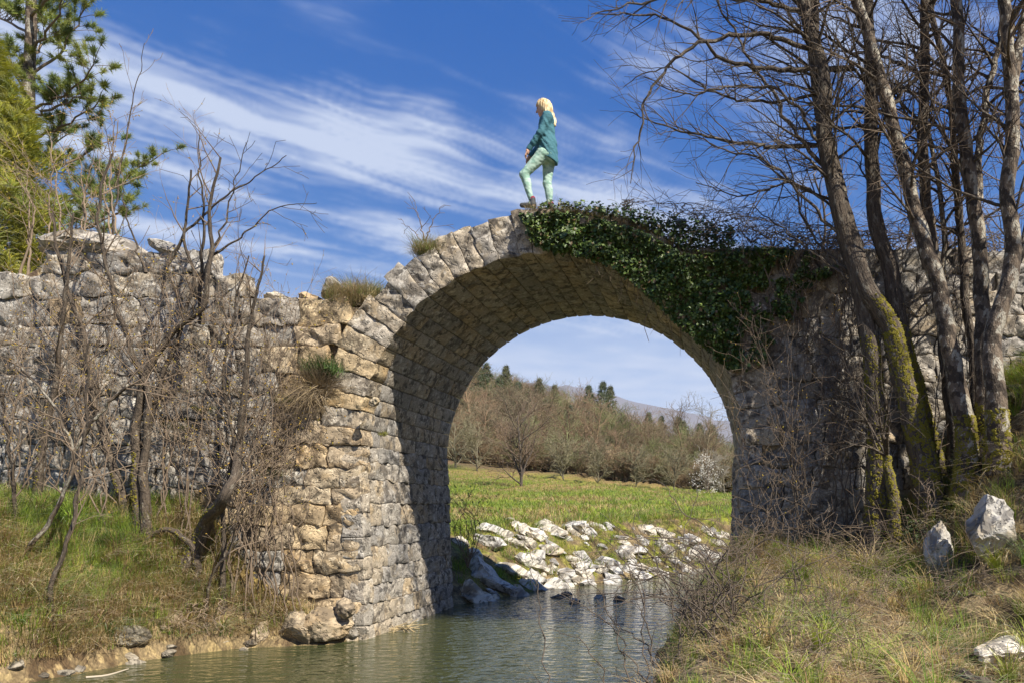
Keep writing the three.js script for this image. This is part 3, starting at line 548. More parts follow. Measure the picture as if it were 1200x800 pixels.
  makeStems('slim_tree', 'slim crooked brown trunk between the thick dark and pale ones', 'tree', 'bare trees beside the bridge', [
    { pts: pz([1150, 560, 10.5], [1140, 420, 10.6], [1127, 297, 10.7], [1118, 170, 10.7], [1110, 93, 10.7], [1094, 13, 10.7], [1080, -120, 10.7]), r: [0.075, 0.035] },
    { pts: pz([1140, 560, 10.7], [1110, 400, 10.8], [1105, 250, 10.8], [1093, 180, 10.8], [1075, 60, 10.8]), r: [0.07, 0.02], mat: M.barkPale },
  ], { ...twiggy, from: [0.4, 0.15, 0.15, 0] }, R, [M.barkDark, M.barkDark, M.twigBrown], {});
  makeStems('white_blotched_tree', 'tall trunk blotched white with a thinner fork on one side', 'tree', 'bare trees beside the bridge', [
    { pts: pz([1155, 545, 9.6], [1153, 440, 9.7], [1150, 340, 9.8], [1144, 255, 9.8], [1133, 170, 9.8], [1123, 85, 9.8], [1121, 0, 9.8], [1116, -160, 9.8]), r: [0.12, 0.06], moss: [0, 0.1, 500], mossSide: 1.6 },
    { pts: pz([1147, 235, 9.85], [1148, 178, 9.9], [1158, 110, 9.95], [1174, 34, 10], [1180, -20, 10]), r: [0.06, 0.03], flare: 0 },
  ], { ...twiggy, from: [0.42, 0.15, 0.15, 0] }, R, [M.barkPale, M.barkDark, M.twigBrown], {});
  makeStems('forked_tree', 'stout pale trunk bent low down at the edge of the slope, forking high', 'tree', 'bare trees beside the bridge', [
    { pts: pz([1172, 545, 9.2], [1167, 470, 9.2], [1163, 385, 9.3], [1186, 314, 9.4], [1182, 234, 9.4], [1186, 127, 9.4], [1178, 0, 9.4], [1168, -150, 9.4]), r: [0.13, 0.065], moss: [0, 0.1, 600], mossSide: 1.6 },
    { pts: pz([1185, 110, 9.4], [1194, 60, 9.45], [1203, 0, 9.5], [1215, -120, 9.5]), r: [0.075, 0.04], flare: 0 },
    { pts: pz([1165, 380, 9.35], [1195, 300, 9.6], [1225, 180, 9.8], [1240, 20, 9.9]), r: [0.08, 0.04], flare: 0 },
  ], { ...twiggy, from: [0.4, 0.15, 0.15, 0] }, R, [M.barkPale, M.barkDark, M.twigBrown], {});
  for (const [x, z, h, q] of [[7.8, 1.4, 9, 2], [8.4, 4.6, 10, 4]]) {
    const gy = ground(x, z); makeStems('slope_tree', 'bare tree further up the slope whose branches shade the wall', 'tree', 'bare trees up the slope', [0, 1].map((j) => ({ pts: [V(x + j * 0.25, gy, z), V(x + (R() - 0.5) * 0.4 + j * 0.5, gy + h * 0.35, z + (R() - 0.5) * 0.4), V(x - 0.3 + (R() - 0.5) * 0.8, gy + h * 0.7, z + (R() - 0.5)), V(x - 0.6 + (R() - 0.5), gy + h, z + (R() - 0.5))], r: [0.13, 0.03] })), { ...twiggy, from: [0.25, 0.15, 0.15, 0], kids: [2.6, 3.4, 4.6, 0], len: [1.8, 0.9, 0.42, 0.2] }, R, [M.barkPale, M.barkDark, M.twigBrown], {});
  }
  for (const [x, y, d, h, k] of [[1175, 330, 17, 3.6, 0], [1120, 330, 19, 3.4, 1], [1060, 320, 18, 2.6, 2], [960, 310, 17, 2.0, 3]]) {
    const b = at(x, y, d); makeStems('distant_bare_tree', 'slender russet bare tree growing behind the bridge beyond the trunks', 'tree', 'bare trees behind the bridge', [{ pts: [V(b.x, 1.5, b.z), V(b.x + 0.1, b.y - 0.8, b.z), b, V(b.x + 0.15, b.y + h * 0.5, b.z), V(b.x - 0.1, b.y + h, b.z)], r: [0.08, 0.02] }], { ...twiggy, kids: [2.5, 3, 4.5, 0], rad: [0.03, 0.012, 0.007, 0.005], tip: 0.004 }, R, [M.barkDark, M.twigBrown, M.twigBrown], {});
  }
}
{   // thicket of bare shrubs before the wing wall
  const R = rng(71), o = { ...twiggy, kids: [3.1, 3.9, 4.4, 0], from: [0.3, 0.15, 0.2, 0], len: [0.95, 0.5, 0.3, 0.2], rad: [0.011, 0.005, 0.003, 0.002], ang: [0.75, 0.7, 0.65, 0.6], tip: 0.0019, up: [0.2, 0.35, 0.2, 0], seg: [0.3, 0.12, 0.09, 0.09] };
  const mats = [M.barkDark, M.twigBrown, M.twigGrey], G = 'bare shrubs before the wall';
  makeStems('thicket_tree', 'dark twisted many stemmed bare tree with mossy foot before the wall', 'tree', G, [
    { pts: pz([150, 625, 10.70], [142, 580, 10.70], [128, 535, 10.70], [108, 470, 10.70], [98, 400, 10.70], [75, 330, 10.70], [60, 250, 10.70]), r: [0.07, 0.015], moss: [0, 0.2, 200] },
    { pts: pz([165, 625, 10.65], [160, 570, 10.65], [158, 500, 10.65], [175, 430, 10.65], [205, 385, 10.65], [235, 360, 10.60], [248, 300, 10.60], [246, 240, 10.60], [258, 185, 10.60]), r: [0.08, 0.014], moss: [0, 0.2, 400] },
    { pts: pz([172, 625, 10.60], [168, 540, 10.60], [172, 470, 10.60], [150, 400, 10.60], [130, 340, 10.60], [115, 250, 10.60], [130, 180, 10.60]), r: [0.06, 0.012] },
    { pts: pz([160, 620, 10.70], [170, 520, 10.75], [190, 440, 10.75], [225, 340, 10.75], [215, 260, 10.75], [225, 200, 10.75]), r: [0.05, 0.012] },
  ], o, R, mats, { buds: 0.25 });
  makeStems('leaning_mossy_tree', 'thick mossy stem leaning over a hollow beneath the ochre wall', 'tree', G, [
    { pts: pz([218, 645, 10.65], [240, 615, 10.65], [265, 580, 10.15], [280, 530, 10.70], [285, 460, 10.70], [292, 380, 10.70], [310, 300, 10.70]), r: [0.10, 0.012], moss: [0, 0.28, 500] },
    { pts: pz([225, 640, 10.60], [195, 620, 10.55], [165, 635, 10.50], [155, 640, 10.50]), r: [0.055, 0.03], moss: [0, 1, 300], from: 0.99 },
    { pts: pz([262, 600, 10.70], [272, 520, 10.75], [262, 440, 10.75], [275, 360, 10.75], [290, 300, 10.75]), r: [0.04, 0.008] },
    { pts: pz([245, 680, 10.45], [270, 640, 10.45], [280, 590, 10.50], [288, 550, 10.55], [300, 500, 10.60]), r: [0.022, 0.008] },
  ], o, R, mats, { buds: 0.2 });
  makeStems('curved_sapling', 'bowed greenish sapling arching across the grassy bank', 'sapling', G, [
    { pts: pz([12, 668, 9.3], [50, 620, 9.3], [78, 570, 9.3], [84, 530, 9.3], [72, 490, 9.3], [50, 460, 9.3], [25, 430, 9.3]), r: [0.032, 0.012], mat: M.barkPale },
    { pts: pz([84, 530, 9.3], [110, 490, 9.3], [150, 450, 9.3]), r: [0.026, 0.018], mat: M.barkPale, flare: 0, from: 0.9 },
  ], o, R, mats, { buds: 0.3 });
  makeStems('straight_sapling', 'straight brown sapling with two close stems at the edge of the lawn', 'sapling', G, [
    { pts: pz([36, 615, 10.4], [45, 560, 10.4], [55, 500, 10.4], [66, 430, 10.4], [75, 340, 10.4], [88, 250, 10.4]), r: [0.06, 0.012], moss: [0, 0.4, 120] },
    { pts: pz([60, 690, 9.0], [80, 630, 9.1], [92, 570, 9.2], [100, 500, 9.3], [104, 400, 9.3]), r: [0.03, 0.01] },
    { pts: pz([8, 670, 9.5], [16, 590, 9.5], [6, 500, 9.5], [-10, 400, 9.5]), r: [0.03, 0.012] },
  ], o, R, mats, { buds: 0.3 });
  for (const [x, y, d, tx, ty, k] of [[118, 640, 10.5, 125, 330, 0], [200, 665, 10.8, 190, 300, 1], [292, 690, 10.95, 322, 340, 2], [325, 700, 11.0, 300, 330, 3], [180, 630, 10.8, 200, 310, 4], [20, 610, 10.6, 30, 300, 5], [255, 680, 10.9, 335, 330, 6], [345, 712, 11.0, 370, 470, 7], [90, 620, 10.8, 150, 250, 8], [270, 690, 10.9, 250, 400, 9], [140, 630, 10.6, 80, 380, 10], [50, 620, 10.8, 60, 330, 11], [160, 635, 10.9, 160, 330, 12], [230, 670, 10.9, 225, 350, 13], [305, 690, 11.0, 345, 400, 14], [75, 620, 10.9, 40, 350, 15], [215, 660, 10.8, 270, 300, 16], [10, 615, 10.9, 10, 360, 17], [285, 690, 10.9, 280, 320, 18]]) {
    const mid = at((x + tx) / 2 + (R() - 0.5) * 40, (y + ty) / 2, d);
    makeStems('whippy_shrub', 'thin whippy leafless shrub standing in the thicket before the wall', 'shrub', G, [0, 1, 2].map((q) => ({ pts: [at(x + (q - 1) * 9 * R() * 2, y, d + (R() - 0.5) * 0.25), mid.clone().add(V((R() - 0.5) * 0.7, (R() - 0.5) * 0.4, (R() - 0.5) * 0.3)), at(tx + (R() - 0.5) * 90, ty + R() * 60, d)], r: [0.012, 0.003], wob: 0.14 })), { ...o, kids: [1.9, 2.7, 3.4, 0] }, R, [M.twigBrown, M.twigGrey, M.twigGrey], { buds: 0.35 });
  }
  // trees behind the wall whose tops show over it
  const o2 = { ...o, kids: [2.2, 3.0, 4.0, 0], len: [0.9, 0.5, 0.3, 0.2], tip: 0.003 };
  makeStems('slender_tree', 'tall slender sapling with upswept twigs rising highest above the wall', 'tree', 'bare trees above the wall', [{ pts: pz([125, 320, 12.6], [135, 240, 12.6], [145, 170, 12.6], [160, 100, 12.6], [168, 52, 12.6]), r: [0.022, 0.004] }], { ...o2, ang: [0.45, 0.5, 0.5, 0.5], len: [0.7, 0.4, 0.2, 0.2] }, R, mats, { buds: 0.1 });
  makeStems('spreading_thorn', 'spreading dark thorn bush reaching sideways above the wall slab', 'shrub', 'bare trees above the wall', [
    { pts: pz([236, 380, 10.8], [235, 330, 10.8], [238, 270, 10.8], [234, 210, 10.8], [232, 155, 10.8]), r: [0.03, 0.006] },
    { pts: pz([195, 310, 10.8], [225, 265, 10.8], [265, 230, 10.8], [305, 205, 10.8], [335, 182, 10.8]), r: [0.022, 0.005] },
    { pts: pz([246, 300, 10.8], [285, 275, 10.8], [320, 245, 10.8], [370, 238, 10.8]), r: [0.016, 0.004] },
    { pts: pz([235, 330, 10.8], [262, 260, 10.8], [278, 200, 10.8], [290, 165, 10.8]), r: [0.018, 0.004] },
    { pts: pz([170, 320, 10.8], [150, 260, 10.8], [142, 215, 10.8]), r: [0.018, 0.005] } ], { ...o2, len: [0.6, 0.34, 0.2, 0.1] }, R, [M.barkDark, M.twigDark, M.twigDark], { buds: 0.1 });
  for (const [x, y, tx, ty] of [[60, 330, 70, 150], [95, 330, 110, 170], [20, 330, 30, 170], [140, 320, 120, 140]]) makeStems('yellow_budded_shrub', 'pale twiggy shrub dotted with yellow buds between pine and wall', 'shrub', 'budding shrubs above the wall', [0, 1].map((q) => ({ pts: [at(x + q * 12, y, 12), at((x + tx) / 2 + (R() - 0.5) * 30, (y + ty) / 2, 12), at(tx + (R() - 0.5) * 40, ty + R() * 30, 12)], r: [0.02, 0.004] })), o2, R, [M.twigGrey, M.twigGrey, M.twigGrey], { buds: 0.9 });
  makeStems('bridge_sapling', 'small leafless sapling sprouting from the grass mound on the arch', 'sapling', null, [
    { pts: pz([497, 282, 11.6], [490, 255, 11.6], [483, 230, 11.6]), r: [0.012, 0.003] }, { pts: pz([498, 282, 11.6], [508, 258, 11.6], [520, 240, 11.6]), r: [0.010, 0.003] }, { pts: pz([494, 284, 11.6], [484, 270, 11.6], [470, 262, 11.6]), r: [0.008, 0.003] } ], { ...o2, kids: [5, 3, 0, 0], len: [0.28, 0.12, 0.1, 0.1], max: 2 }, R, [M.twigBrown, M.twigBrown, M.twigBrown], {});
}
// ------------------------------------------------------------------ blades and leaves
function clump(seed, n, h, spread, width, lean = 0.5) {
  const g = new Shape3(), R = rng(seed);
  for (let k = 0; k < n; k++) {
    const a = R() * 6.283, r = Math.sqrt(R()) * spread, x = Math.cos(a) * r, z = Math.sin(a) * r, hh = h * (0.5 + R() * 0.7), da = a + (R() - 0.5) * 2, l = lean * (0.3 + R() * 1.1) * hh, w = width * (0.6 + R() * 0.7), wx = -Math.sin(da) * w, wz = Math.cos(da) * w, b = g.p.length / 3;
    for (let s = 0; s <= 3; s++) { const t = s / 3, q = l * t * t, y = hh * (t - 0.28 * lean * t * t * t), ww = 1 - t * 0.92; g.p.push(x + Math.cos(da) * q - wx * ww, y, z + Math.sin(da) * q - wz * ww, x + Math.cos(da) * q + wx * ww, y, z + Math.sin(da) * q + wz * ww); if (s) { const i = b + s * 2; g.i.push(i - 2, i - 1, i, i, i - 1, i + 1); } }
  }
  return g.geo();
}
const bladeS = clump(5, 60, 0.46, 0.06, 0.0048, 1.35), bladeA = clump(1, 26, 0.24, 0.10, 0.0042, 0.6), bladeB = clump(2, 30, 0.30, 0.13, 0.0036, 1.1), bladeC = clump(3, 22, 0.16, 0.10, 0.005, 0.8), bladeFar = clump(4, 12, 0.15, 0.26, 0.012, 0.9);
const greens = [[0.18, 0.28, 0.014], [0.25, 0.34, 0.02], [0.31, 0.36, 0.035], [0.11, 0.19, 0.012]], straws = [[0.47, 0.34, 0.13], [0.38, 0.26, 0.10], [0.56, 0.43, 0.20], [0.28, 0.18, 0.07]];
function sow(name, label, R, geo, count, sample, size, dry, category = 'grass') {
  const ms = [], cs = [];
  for (let k = 0, guard = 0; k < count && guard < count * 30; guard++) {
    const [x, z] = sample(R); if (riverDist(x, z) < 0.12 || inBridge(x, z)) continue;
    const dn = dry(x, z, R); if (dn < 0) continue;
    ms.push(mtx(V(x, ground(x, z) - 0.015, z), eul((R() - 0.5) * 0.5, R() * 6.28, (R() - 0.5) * 0.5), V(1, 0.7 + R() * 0.7, 1).multiplyScalar(size * (0.7 + R() * 0.6))));
    const c = vary(R() < dn ? pick(straws, R) : pick(greens, R), R, 0.2); cs.push(lin(...c)); k++;
  }
  const m = tufts(scene, numbered(name), geo, M.blade, ms, cs); tag(m, label, category, null, 'stuff');
}
{
  const R = rng(81);
  sow('bank_grass', 'fresh green grass on the bank at the foot of the wall', R, bladeA, 5200, (R) => [lerp(-11.5, -6.9, R()), lerp(0.1, 3.0, R())], 0.8, (x, z, R) => clamp(0.04 + 0.6 * fbm2(x, z, 3) + sstep(1.5, 2.6, z) * 0.5 + sstep(-8.2, -7.2, x) * 0.4));
  sow('dry_bank_grass', 'dry straw and weeds tumbling down the bank below the ochre wall', R, bladeB, 900, (R) => [lerp(-10.5, -5.3, R()), lerp(0.1, 2.6, R())], 0.9, (x, z, R) => ((x > -6.0 && ground(x, z) < 0.35) || (x < -7.7 && z < 1.8) ? -1 : 0.72));
  sow('slope_grass', 'mixed green and straw coloured grass on the slope under the trees', R, bladeB, 2000, (R) => [lerp(-0.5, 6.5, R()), lerp(0.1, 7.5, R() * R())], 0.85, (x, z, R) => (fbm2(x * 0.9 + 3, z * 0.9, 3) < -0.02 + 0.3 * sstep(1.5, 3.5, z) ? -1 : clamp(0.48 + 0.8 * fbm2(x * 0.8, z * 0.8 + 9, 3))));
  sow('slope_sward', 'short green grass on the slope under the trees', R, bladeA, 1100, (R) => [lerp(-0.5, 6.0, R()), lerp(0.1, 7.5, R())], 0.8, (x, z, R) => (fbm2(x * 1.1 + 13, z * 1.1, 3) < 0.02 ? -1 : 0.22));
  sow('bank_weeds', 'green weeds and dry stalks between the boulders behind the bridge', R, bladeB, 420, (R) => [lerp(-6, 3, R()), lerp(-4.2, -15, R())], 0.95, (x, z, R) => (riverDist(x, z) < 0.5 || riverDist(x, z) > 3 || fbm2(x * 1.3, z * 1.3 + 40, 2) < 0 ? -1 : 0.4));
  sow('leaf_litter', 'flattened dead stalks and litter on the earth of the slope', R, clump(7, 22, 0.22, 0.16, 0.0045, 3.0), 1100, (R) => [lerp(-0.6, 6, R()), lerp(0.1, 8, R())], 0.8, () => 0.95, 'litter');
  sow('matted_straw', 'matted dead stalks lying along the bank below the wall', R, clump(8, 22, 0.22, 0.16, 0.0045, 3.0), 450, (R) => [lerp(-10, -5.4, R()), lerp(0.1, 2.4, R())], 0.8, (x, z) => (x < -7.7 && z < 1.8 ? -1 : 0.95), 'litter');
  sow('sedge', 'arching green and straw sedge tufts on the slope by the river', R, bladeS, 110, (R) => [lerp(-0.6, 5.5, R()), lerp(0.2, 7, R())], 0.85, () => 0.4);
  sow('bank_sedge', 'long arching sedge tufts hanging over the muddy shore', R, bladeS, 70, (R) => [lerp(-10, -6.2, R()), lerp(0.6, 3, R())], 0.8, () => 0.62);
  sow('field_grass', 'green and straw meadow grass on the field behind the bridge', R, bladeFar, 20000, (R) => { const d = 6 + 58 * R() * Math.sqrt(R()); return [lerp(-0.52, 0.22, R()) * (d + 11.25), -d]; }, 1.0, (x, z, R) => (riverDist(x, z) < 2.1 && R() < 0.85 ? -1 : clamp(0.26 + 0.95 * fbm2(x * 0.13 + 9, z * 0.13, 3) + 0.4 * fbm2(x * 0.8, z * 0.8, 2))));
}
function leafShape(pts, fold = 0.2) {   // half outline from stalk to tip, mirrored, folded along the midrib
  const g = new Shape3(); const n = pts.length; g.p.push(0, 0, 0);
  for (const [x, y] of pts) { g.p.push(0, y, 0); g.p.push(x, y, x * fold); g.p.push(-x, y, x * fold); }
  for (let i = 0; i < n - 1; i++) { const a = 1 + i * 3, b = a + 3; g.i.push(a, a + 1, b + 1, a, b + 1, b, a, b, b + 2, a, b + 2, a + 2); }
  g.i.push(0, 2, 1, 0, 1, 3); return g.geo();
}
const ivyLeaf = leafShape([[0.30, -0.05], [0.52, 0.18], [0.30, 0.32], [0.42, 0.55], [0.16, 0.75], [0.0, 1.0]], 0.25), smallLeaf = leafShape([[0.0, 0.0], [0.22, 0.3], [0.2, 0.6], [0.0, 1.0]], 0.2);
{   // ivy hanging over the face of the arch
  const R = rng(91), poly = [[612, 254], [642, 246], [700, 243], [760, 250], [820, 262], [880, 268], [940, 282], [985, 298], [965, 330], [935, 352], [918, 385], [892, 425], [868, 432], [846, 428], [822, 404], [797, 384], [775, 362], [745, 336], [712, 312], [680, 302], [645, 298], [624, 286]];
  const inside = (x, y) => { let c = false; for (let i = 0, j = poly.length - 1; i < poly.length; j = i++) { const [ax, ay] = poly[j], [bx, by] = poly[i]; if ((ay > y) !== (by > y) && x < (bx - ax) * (y - ay) / (by - ay) + ax) c = !c; } return c; };
  const ivy = thing('ivy', 'dark glossy ivy draped over the crown and shoulder of the arch', 'ivy'), ms = [], cs = [], stems = new Shape3(), dry = [], dryC = [];
  let n = 0, guard = 0;
  while (n < 24000 && guard++ < 160000) {
    const x_ = lerp(600, 990, R()), y_ = lerp(240, 436, R()), e = 12 * fbm2(x_ * 0.05, y_ * 0.05, 3); if (!inside(x_ + e, y_ + e)) continue;
    const w = at(x_, y_, CZ), dens = fbm2(w.x * 2.2, w.y * 2.2, 3); if (dens < (x_ > 935 ? -0.02 : x_ > 870 ? -0.16 : -0.52) + 0.2 * R()) continue;
    const top = Math.max(ringTop(w.x), wallTop(w.x)), over = sstep(0.25, -0.1, top - w.y);
    const thick = 0.06 + 0.30 * Math.pow(0.5 + 0.5 * fbm2(w.x * 1.6 + 4, w.y * 1.6, 3), 1.2) * R();
    const p = V(w.x, w.y, thick + 0.02); if (over > 0.5 && x_ > 860 && R() < 0.75) continue; if (over > 0.5) { p.z -= R() * 0.6; p.y = Math.max(p.y, deckTop(p.x, p.z)) + R() * 0.06; }
    const q = eul(-0.5 + (R() - 0.5) * 1.5 - over * 0.6, (R() - 0.5) * 1.7, Math.PI + (R() - 0.5) * 1.5), s = 0.026 + R() * R() * 0.05 + R() * 0.012;
    ms.push(mtx(p, q, s)); const g = R(); cs.push(lin(...vary(g < 0.42 ? [0.040, 0.075, 0.012] : g < 0.72 ? [0.070, 0.115, 0.018] : g < 0.94 ? [0.12, 0.165, 0.028] : [0.16, 0.11, 0.05], R, 0.3))); n++;
  }
  tufts(ivy, 'leaves', ivyLeaf, M.ivy, ms, cs);
  for (let k = 0; k < 420; k++) { let x_ = lerp(612, 970, R()), y_ = lerp(250, 410, R()); if (!inside(x_, y_)) continue; const w = at(x_, y_, CZ); w.z = 0.06; grow([stems], w, V((R() - 0.5) * 0.8, -1, 0.15 * R()).normalize(), 0.2 + R() * 0.3, 0.005, 0, { seg: [0.08], wig: [0.5], up: [-0.2], sides: [4], max: 0, tip: 0.002 }, R); }
  // one loose strand swings free under the vault
  const st = []; for (let i = 0; i <= 8; i++) st.push(at(762 + 4 * Math.sin(i * 0.9) - i * 0.6, 340 + i * 7.5, CZ - 0.05)); stems.tube(st, st.map(() => 0.004), 4);
  part(ivy, 'stems', stems.geo(), M.twigBrown, 'stuff');
  rebase(ivy, V(CX, 6.1, 0));
  const crest = [], cc = [];
  for (let k = 0; k < 1500; k++) { const x = lerp(-2.75, 1.0, R()), z = lerp(0.10, -1.6, R()), y = deckTop(x, Math.min(z, 0)) - 0.05 - (z > 0 ? R() * 0.12 : 0); crest.push(mtx(V(x, y, z), eul((R() - 0.3) * 1.6, R() * 6.28, (R() - 0.5) * 1.2), 0.35 + R() * 0.35)); cc.push(lin(...vary(R() < 0.75 ? pick(straws, R) : [0.08, 0.09, 0.03], R, 0.3).map((v) => v * 0.75))); }
  const m = tufts(scene, 'dry_grass_crest', bladeB, M.blade, crest, cc); tag(m, 'dead brown grass matted along the top of the arch above the ivy', 'dry grass', null, 'stuff');
}
{   // tufts, brambles and climbers on the masonry
  const R = rng(101), tuft = (name, label, pos, geo, n, spread, size, cols, hang) => {
    const t = thing(name, label, 'grass tuft'), ms = [], cs = [];
    for (let k = 0; k < n; k++) { const a = R() * 6.28, r = Math.sqrt(R()); ms.push(mtx(V(Math.cos(a) * r * spread[0], (R() - 0.5) * spread[1] * (1 - r * 0.5), Math.sin(a) * r * spread[2]), eul((R() - 0.5) * 0.9 + (hang ? 1.6 : 0), R() * 6.28 * (hang ? 0.1 : 1), (R() - 0.5) * 0.9), size * (0.7 + R() * 0.6))); cs.push(lin(...vary(pick(cols, R), R, 0.2))); }
    tufts(t, 'blades', geo, M.blade, ms, cs); t.position.copy(pos); return t;
  };
  const dryG = [[0.46, 0.36, 0.18], [0.36, 0.27, 0.14], [0.24, 0.28, 0.07]];
  tuft('grass_mound', 'rounded mound of dry and green grass spilling over the arch shoulder beside an upright stone', at(420, 352, 11.5), bladeB, 170, [0.40, 0.35, 0.3], 0.8, dryG);
  tuft('grass_mound', 'mound of dry grass on the arch around the leafless sapling', at(507, 300, 11.5), bladeB, 130, [0.21, 0.2, 0.3], 0.7, dryG);
  tuft('hanging_tuft', 'bright green tuft with long dead leaves trailing down the ochre wall', at(376, 436, 11.08), bladeC, 30, [0.2, 0.12, 0.1], 1.2, [[0.07, 0.13, 0.02], [0.10, 0.16, 0.03]]);
  tuft('dead_trailing_grass', 'brown dead grass trailing below the bright green tuft', at(372, 455, 11.12), bladeB, 26, [0.14, 0.15, 0.05], 1.1, [[0.28, 0.21, 0.11], [0.22, 0.16, 0.09]], true);
  tuft('moss_tuft', 'yellow green moss pad clinging to the shaded edge of the pier', at(449, 509, 11.35), bladeC, 10, [0.04, 0.05, 0.03], 0.35, [[0.22, 0.22, 0.02]]);
  for (const [x, y, l] of [[240, 480, 'olive moss cushion on the grey wall behind the thicket'], [205, 500, 'patch of moss under a ledge of the grey wall'], [312, 555, 'dark green moss cushion beside a crack in the ochre wall'], [330, 468, 'moss and weed patch high on the ochre wall']]) tuft('wall_moss', l, at(x, y, 11.12), bladeC, 26, [0.22, 0.12, 0.05], 0.4, [[0.12, 0.12, 0.02], [0.16, 0.14, 0.03]]);
  const bo = { ...twiggy, kids: [3, 3.2, 4, 0], from: [0.2, 0.15, 0.2, 0], len: [0.5, 0.3, 0.2, 0.1], rad: [0.01, 0.006, 0.004, 0.003], up: [-0.3, -0.2, 0, 0], max: 2, tip: 0.0025 };
  for (const [x, y, d, s] of [[730, 248, 11.6, 0.22], [835, 268, 11.6, 0.4], [790, 258, 11.7, 0.3], [880, 285, 11.4, 0.4], [930, 290, 11.4, 0.45], [970, 295, 11.5, 0.4], [1010, 290, 11.9, 0.4], [855, 280, 11.3, 0.35], [905, 292, 11.2, 0.4], [950, 300, 11.2, 0.4], [820, 262, 11.9, 0.35], [900, 280, 12.2, 0.45], [990, 300, 11.2, 0.4], [1040, 300, 11.3, 0.4], [1085, 298, 11.5, 0.4], [1130, 300, 11.4, 0.4], [1170, 300, 11.5, 0.4], [1060, 295, 12.5, 0.5], [1110, 292, 12.6, 0.5]]) {
    const b = at(x, y, d); makeStems('dry_bramble', 'tangled leafless bramble on top of the bridge beside the ivy', 'bramble', 'brambles along the bridge top', [0, 1, 2, 3, 4, 5, 6].map(() => ({ pts: [b, b.clone().add(V((R() - 0.5) * s * 2, s * (0.3 + R() * 0.5), (R() - 0.3) * s)), b.clone().add(V((R() - 0.5) * s * 4, s * (R() * 0.7 - 0.2), (R() - 0.2) * s * 1.4))], r: [0.007, 0.003], wob: 0.1 })), bo, R, [M.twigBrown, M.twigBrown, M.twigBrown], {});
  }
  for (const [x, y, tx, ty] of [[905, 640, 880, 420], [930, 640, 945, 330], [955, 640, 900, 370], [980, 640, 1010, 300], [1000, 640, 960, 280], [1010, 645, 1060, 330], [940, 645, 1000, 420], [1075, 600, 1110, 300], [1140, 540, 1130, 260], [890, 640, 930, 480]]) makeStems('wall_sapling', 'thin bare shoots growing up in front of the shadowed wall', 'sapling', 'saplings before the shadowed wall', [0, 1, 2].map(() => { const b = hit(x + (R() - 0.5) * 24, y, 8, 10.6), e = at(tx + (R() - 0.5) * 50, ty, 10.6); return { pts: [b, b.clone().lerp(e, 0.5).add(V((R() - 0.5) * 0.5, 0.1, 0.1 + R() * 0.2)), e], r: [0.011, 0.003], wob: 0.12 }; }), { ...twiggy, kids: [3, 3, 3, 0], from: [0.25, 0.2, 0.2, 0], len: [0.6, 0.35, 0.22, 0.1], rad: [0.007, 0.004, 0.003, 0.002] }, R, [M.twigDark, M.twigBrown, M.twigBrown], { buds: 0.15 });
  for (const [x, y, tx, ty] of [[905, 300, 860, 470], [930, 300, 925, 480], [955, 310, 905, 430], [985, 310, 965, 560], [970, 300, 1010, 500], [1000, 330, 940, 600], [920, 330, 1005, 520]]) makeStems('dry_vine', 'bare woody creeper trailing down the shadowed wall beside the ivy', 'vine', 'creepers on the shadowed wall', [0, 1, 2].map(() => ({ pts: [at(x + (R() - 0.5) * 20, y, CZ - 0.12), at((x + tx) / 2 + (R() - 0.5) * 50, (y + ty) / 2, CZ - 0.2), at(tx + (R() - 0.5) * 40, ty, CZ - 0.14)], r: [0.009, 0.004], wob: 0.14 })), { ...bo, kids: [3.5, 2.5, 0, 0], up: [-0.5, -0.4, 0, 0] }, R, [M.twigBrown, M.twigBrown, M.twigGrey], {});
}
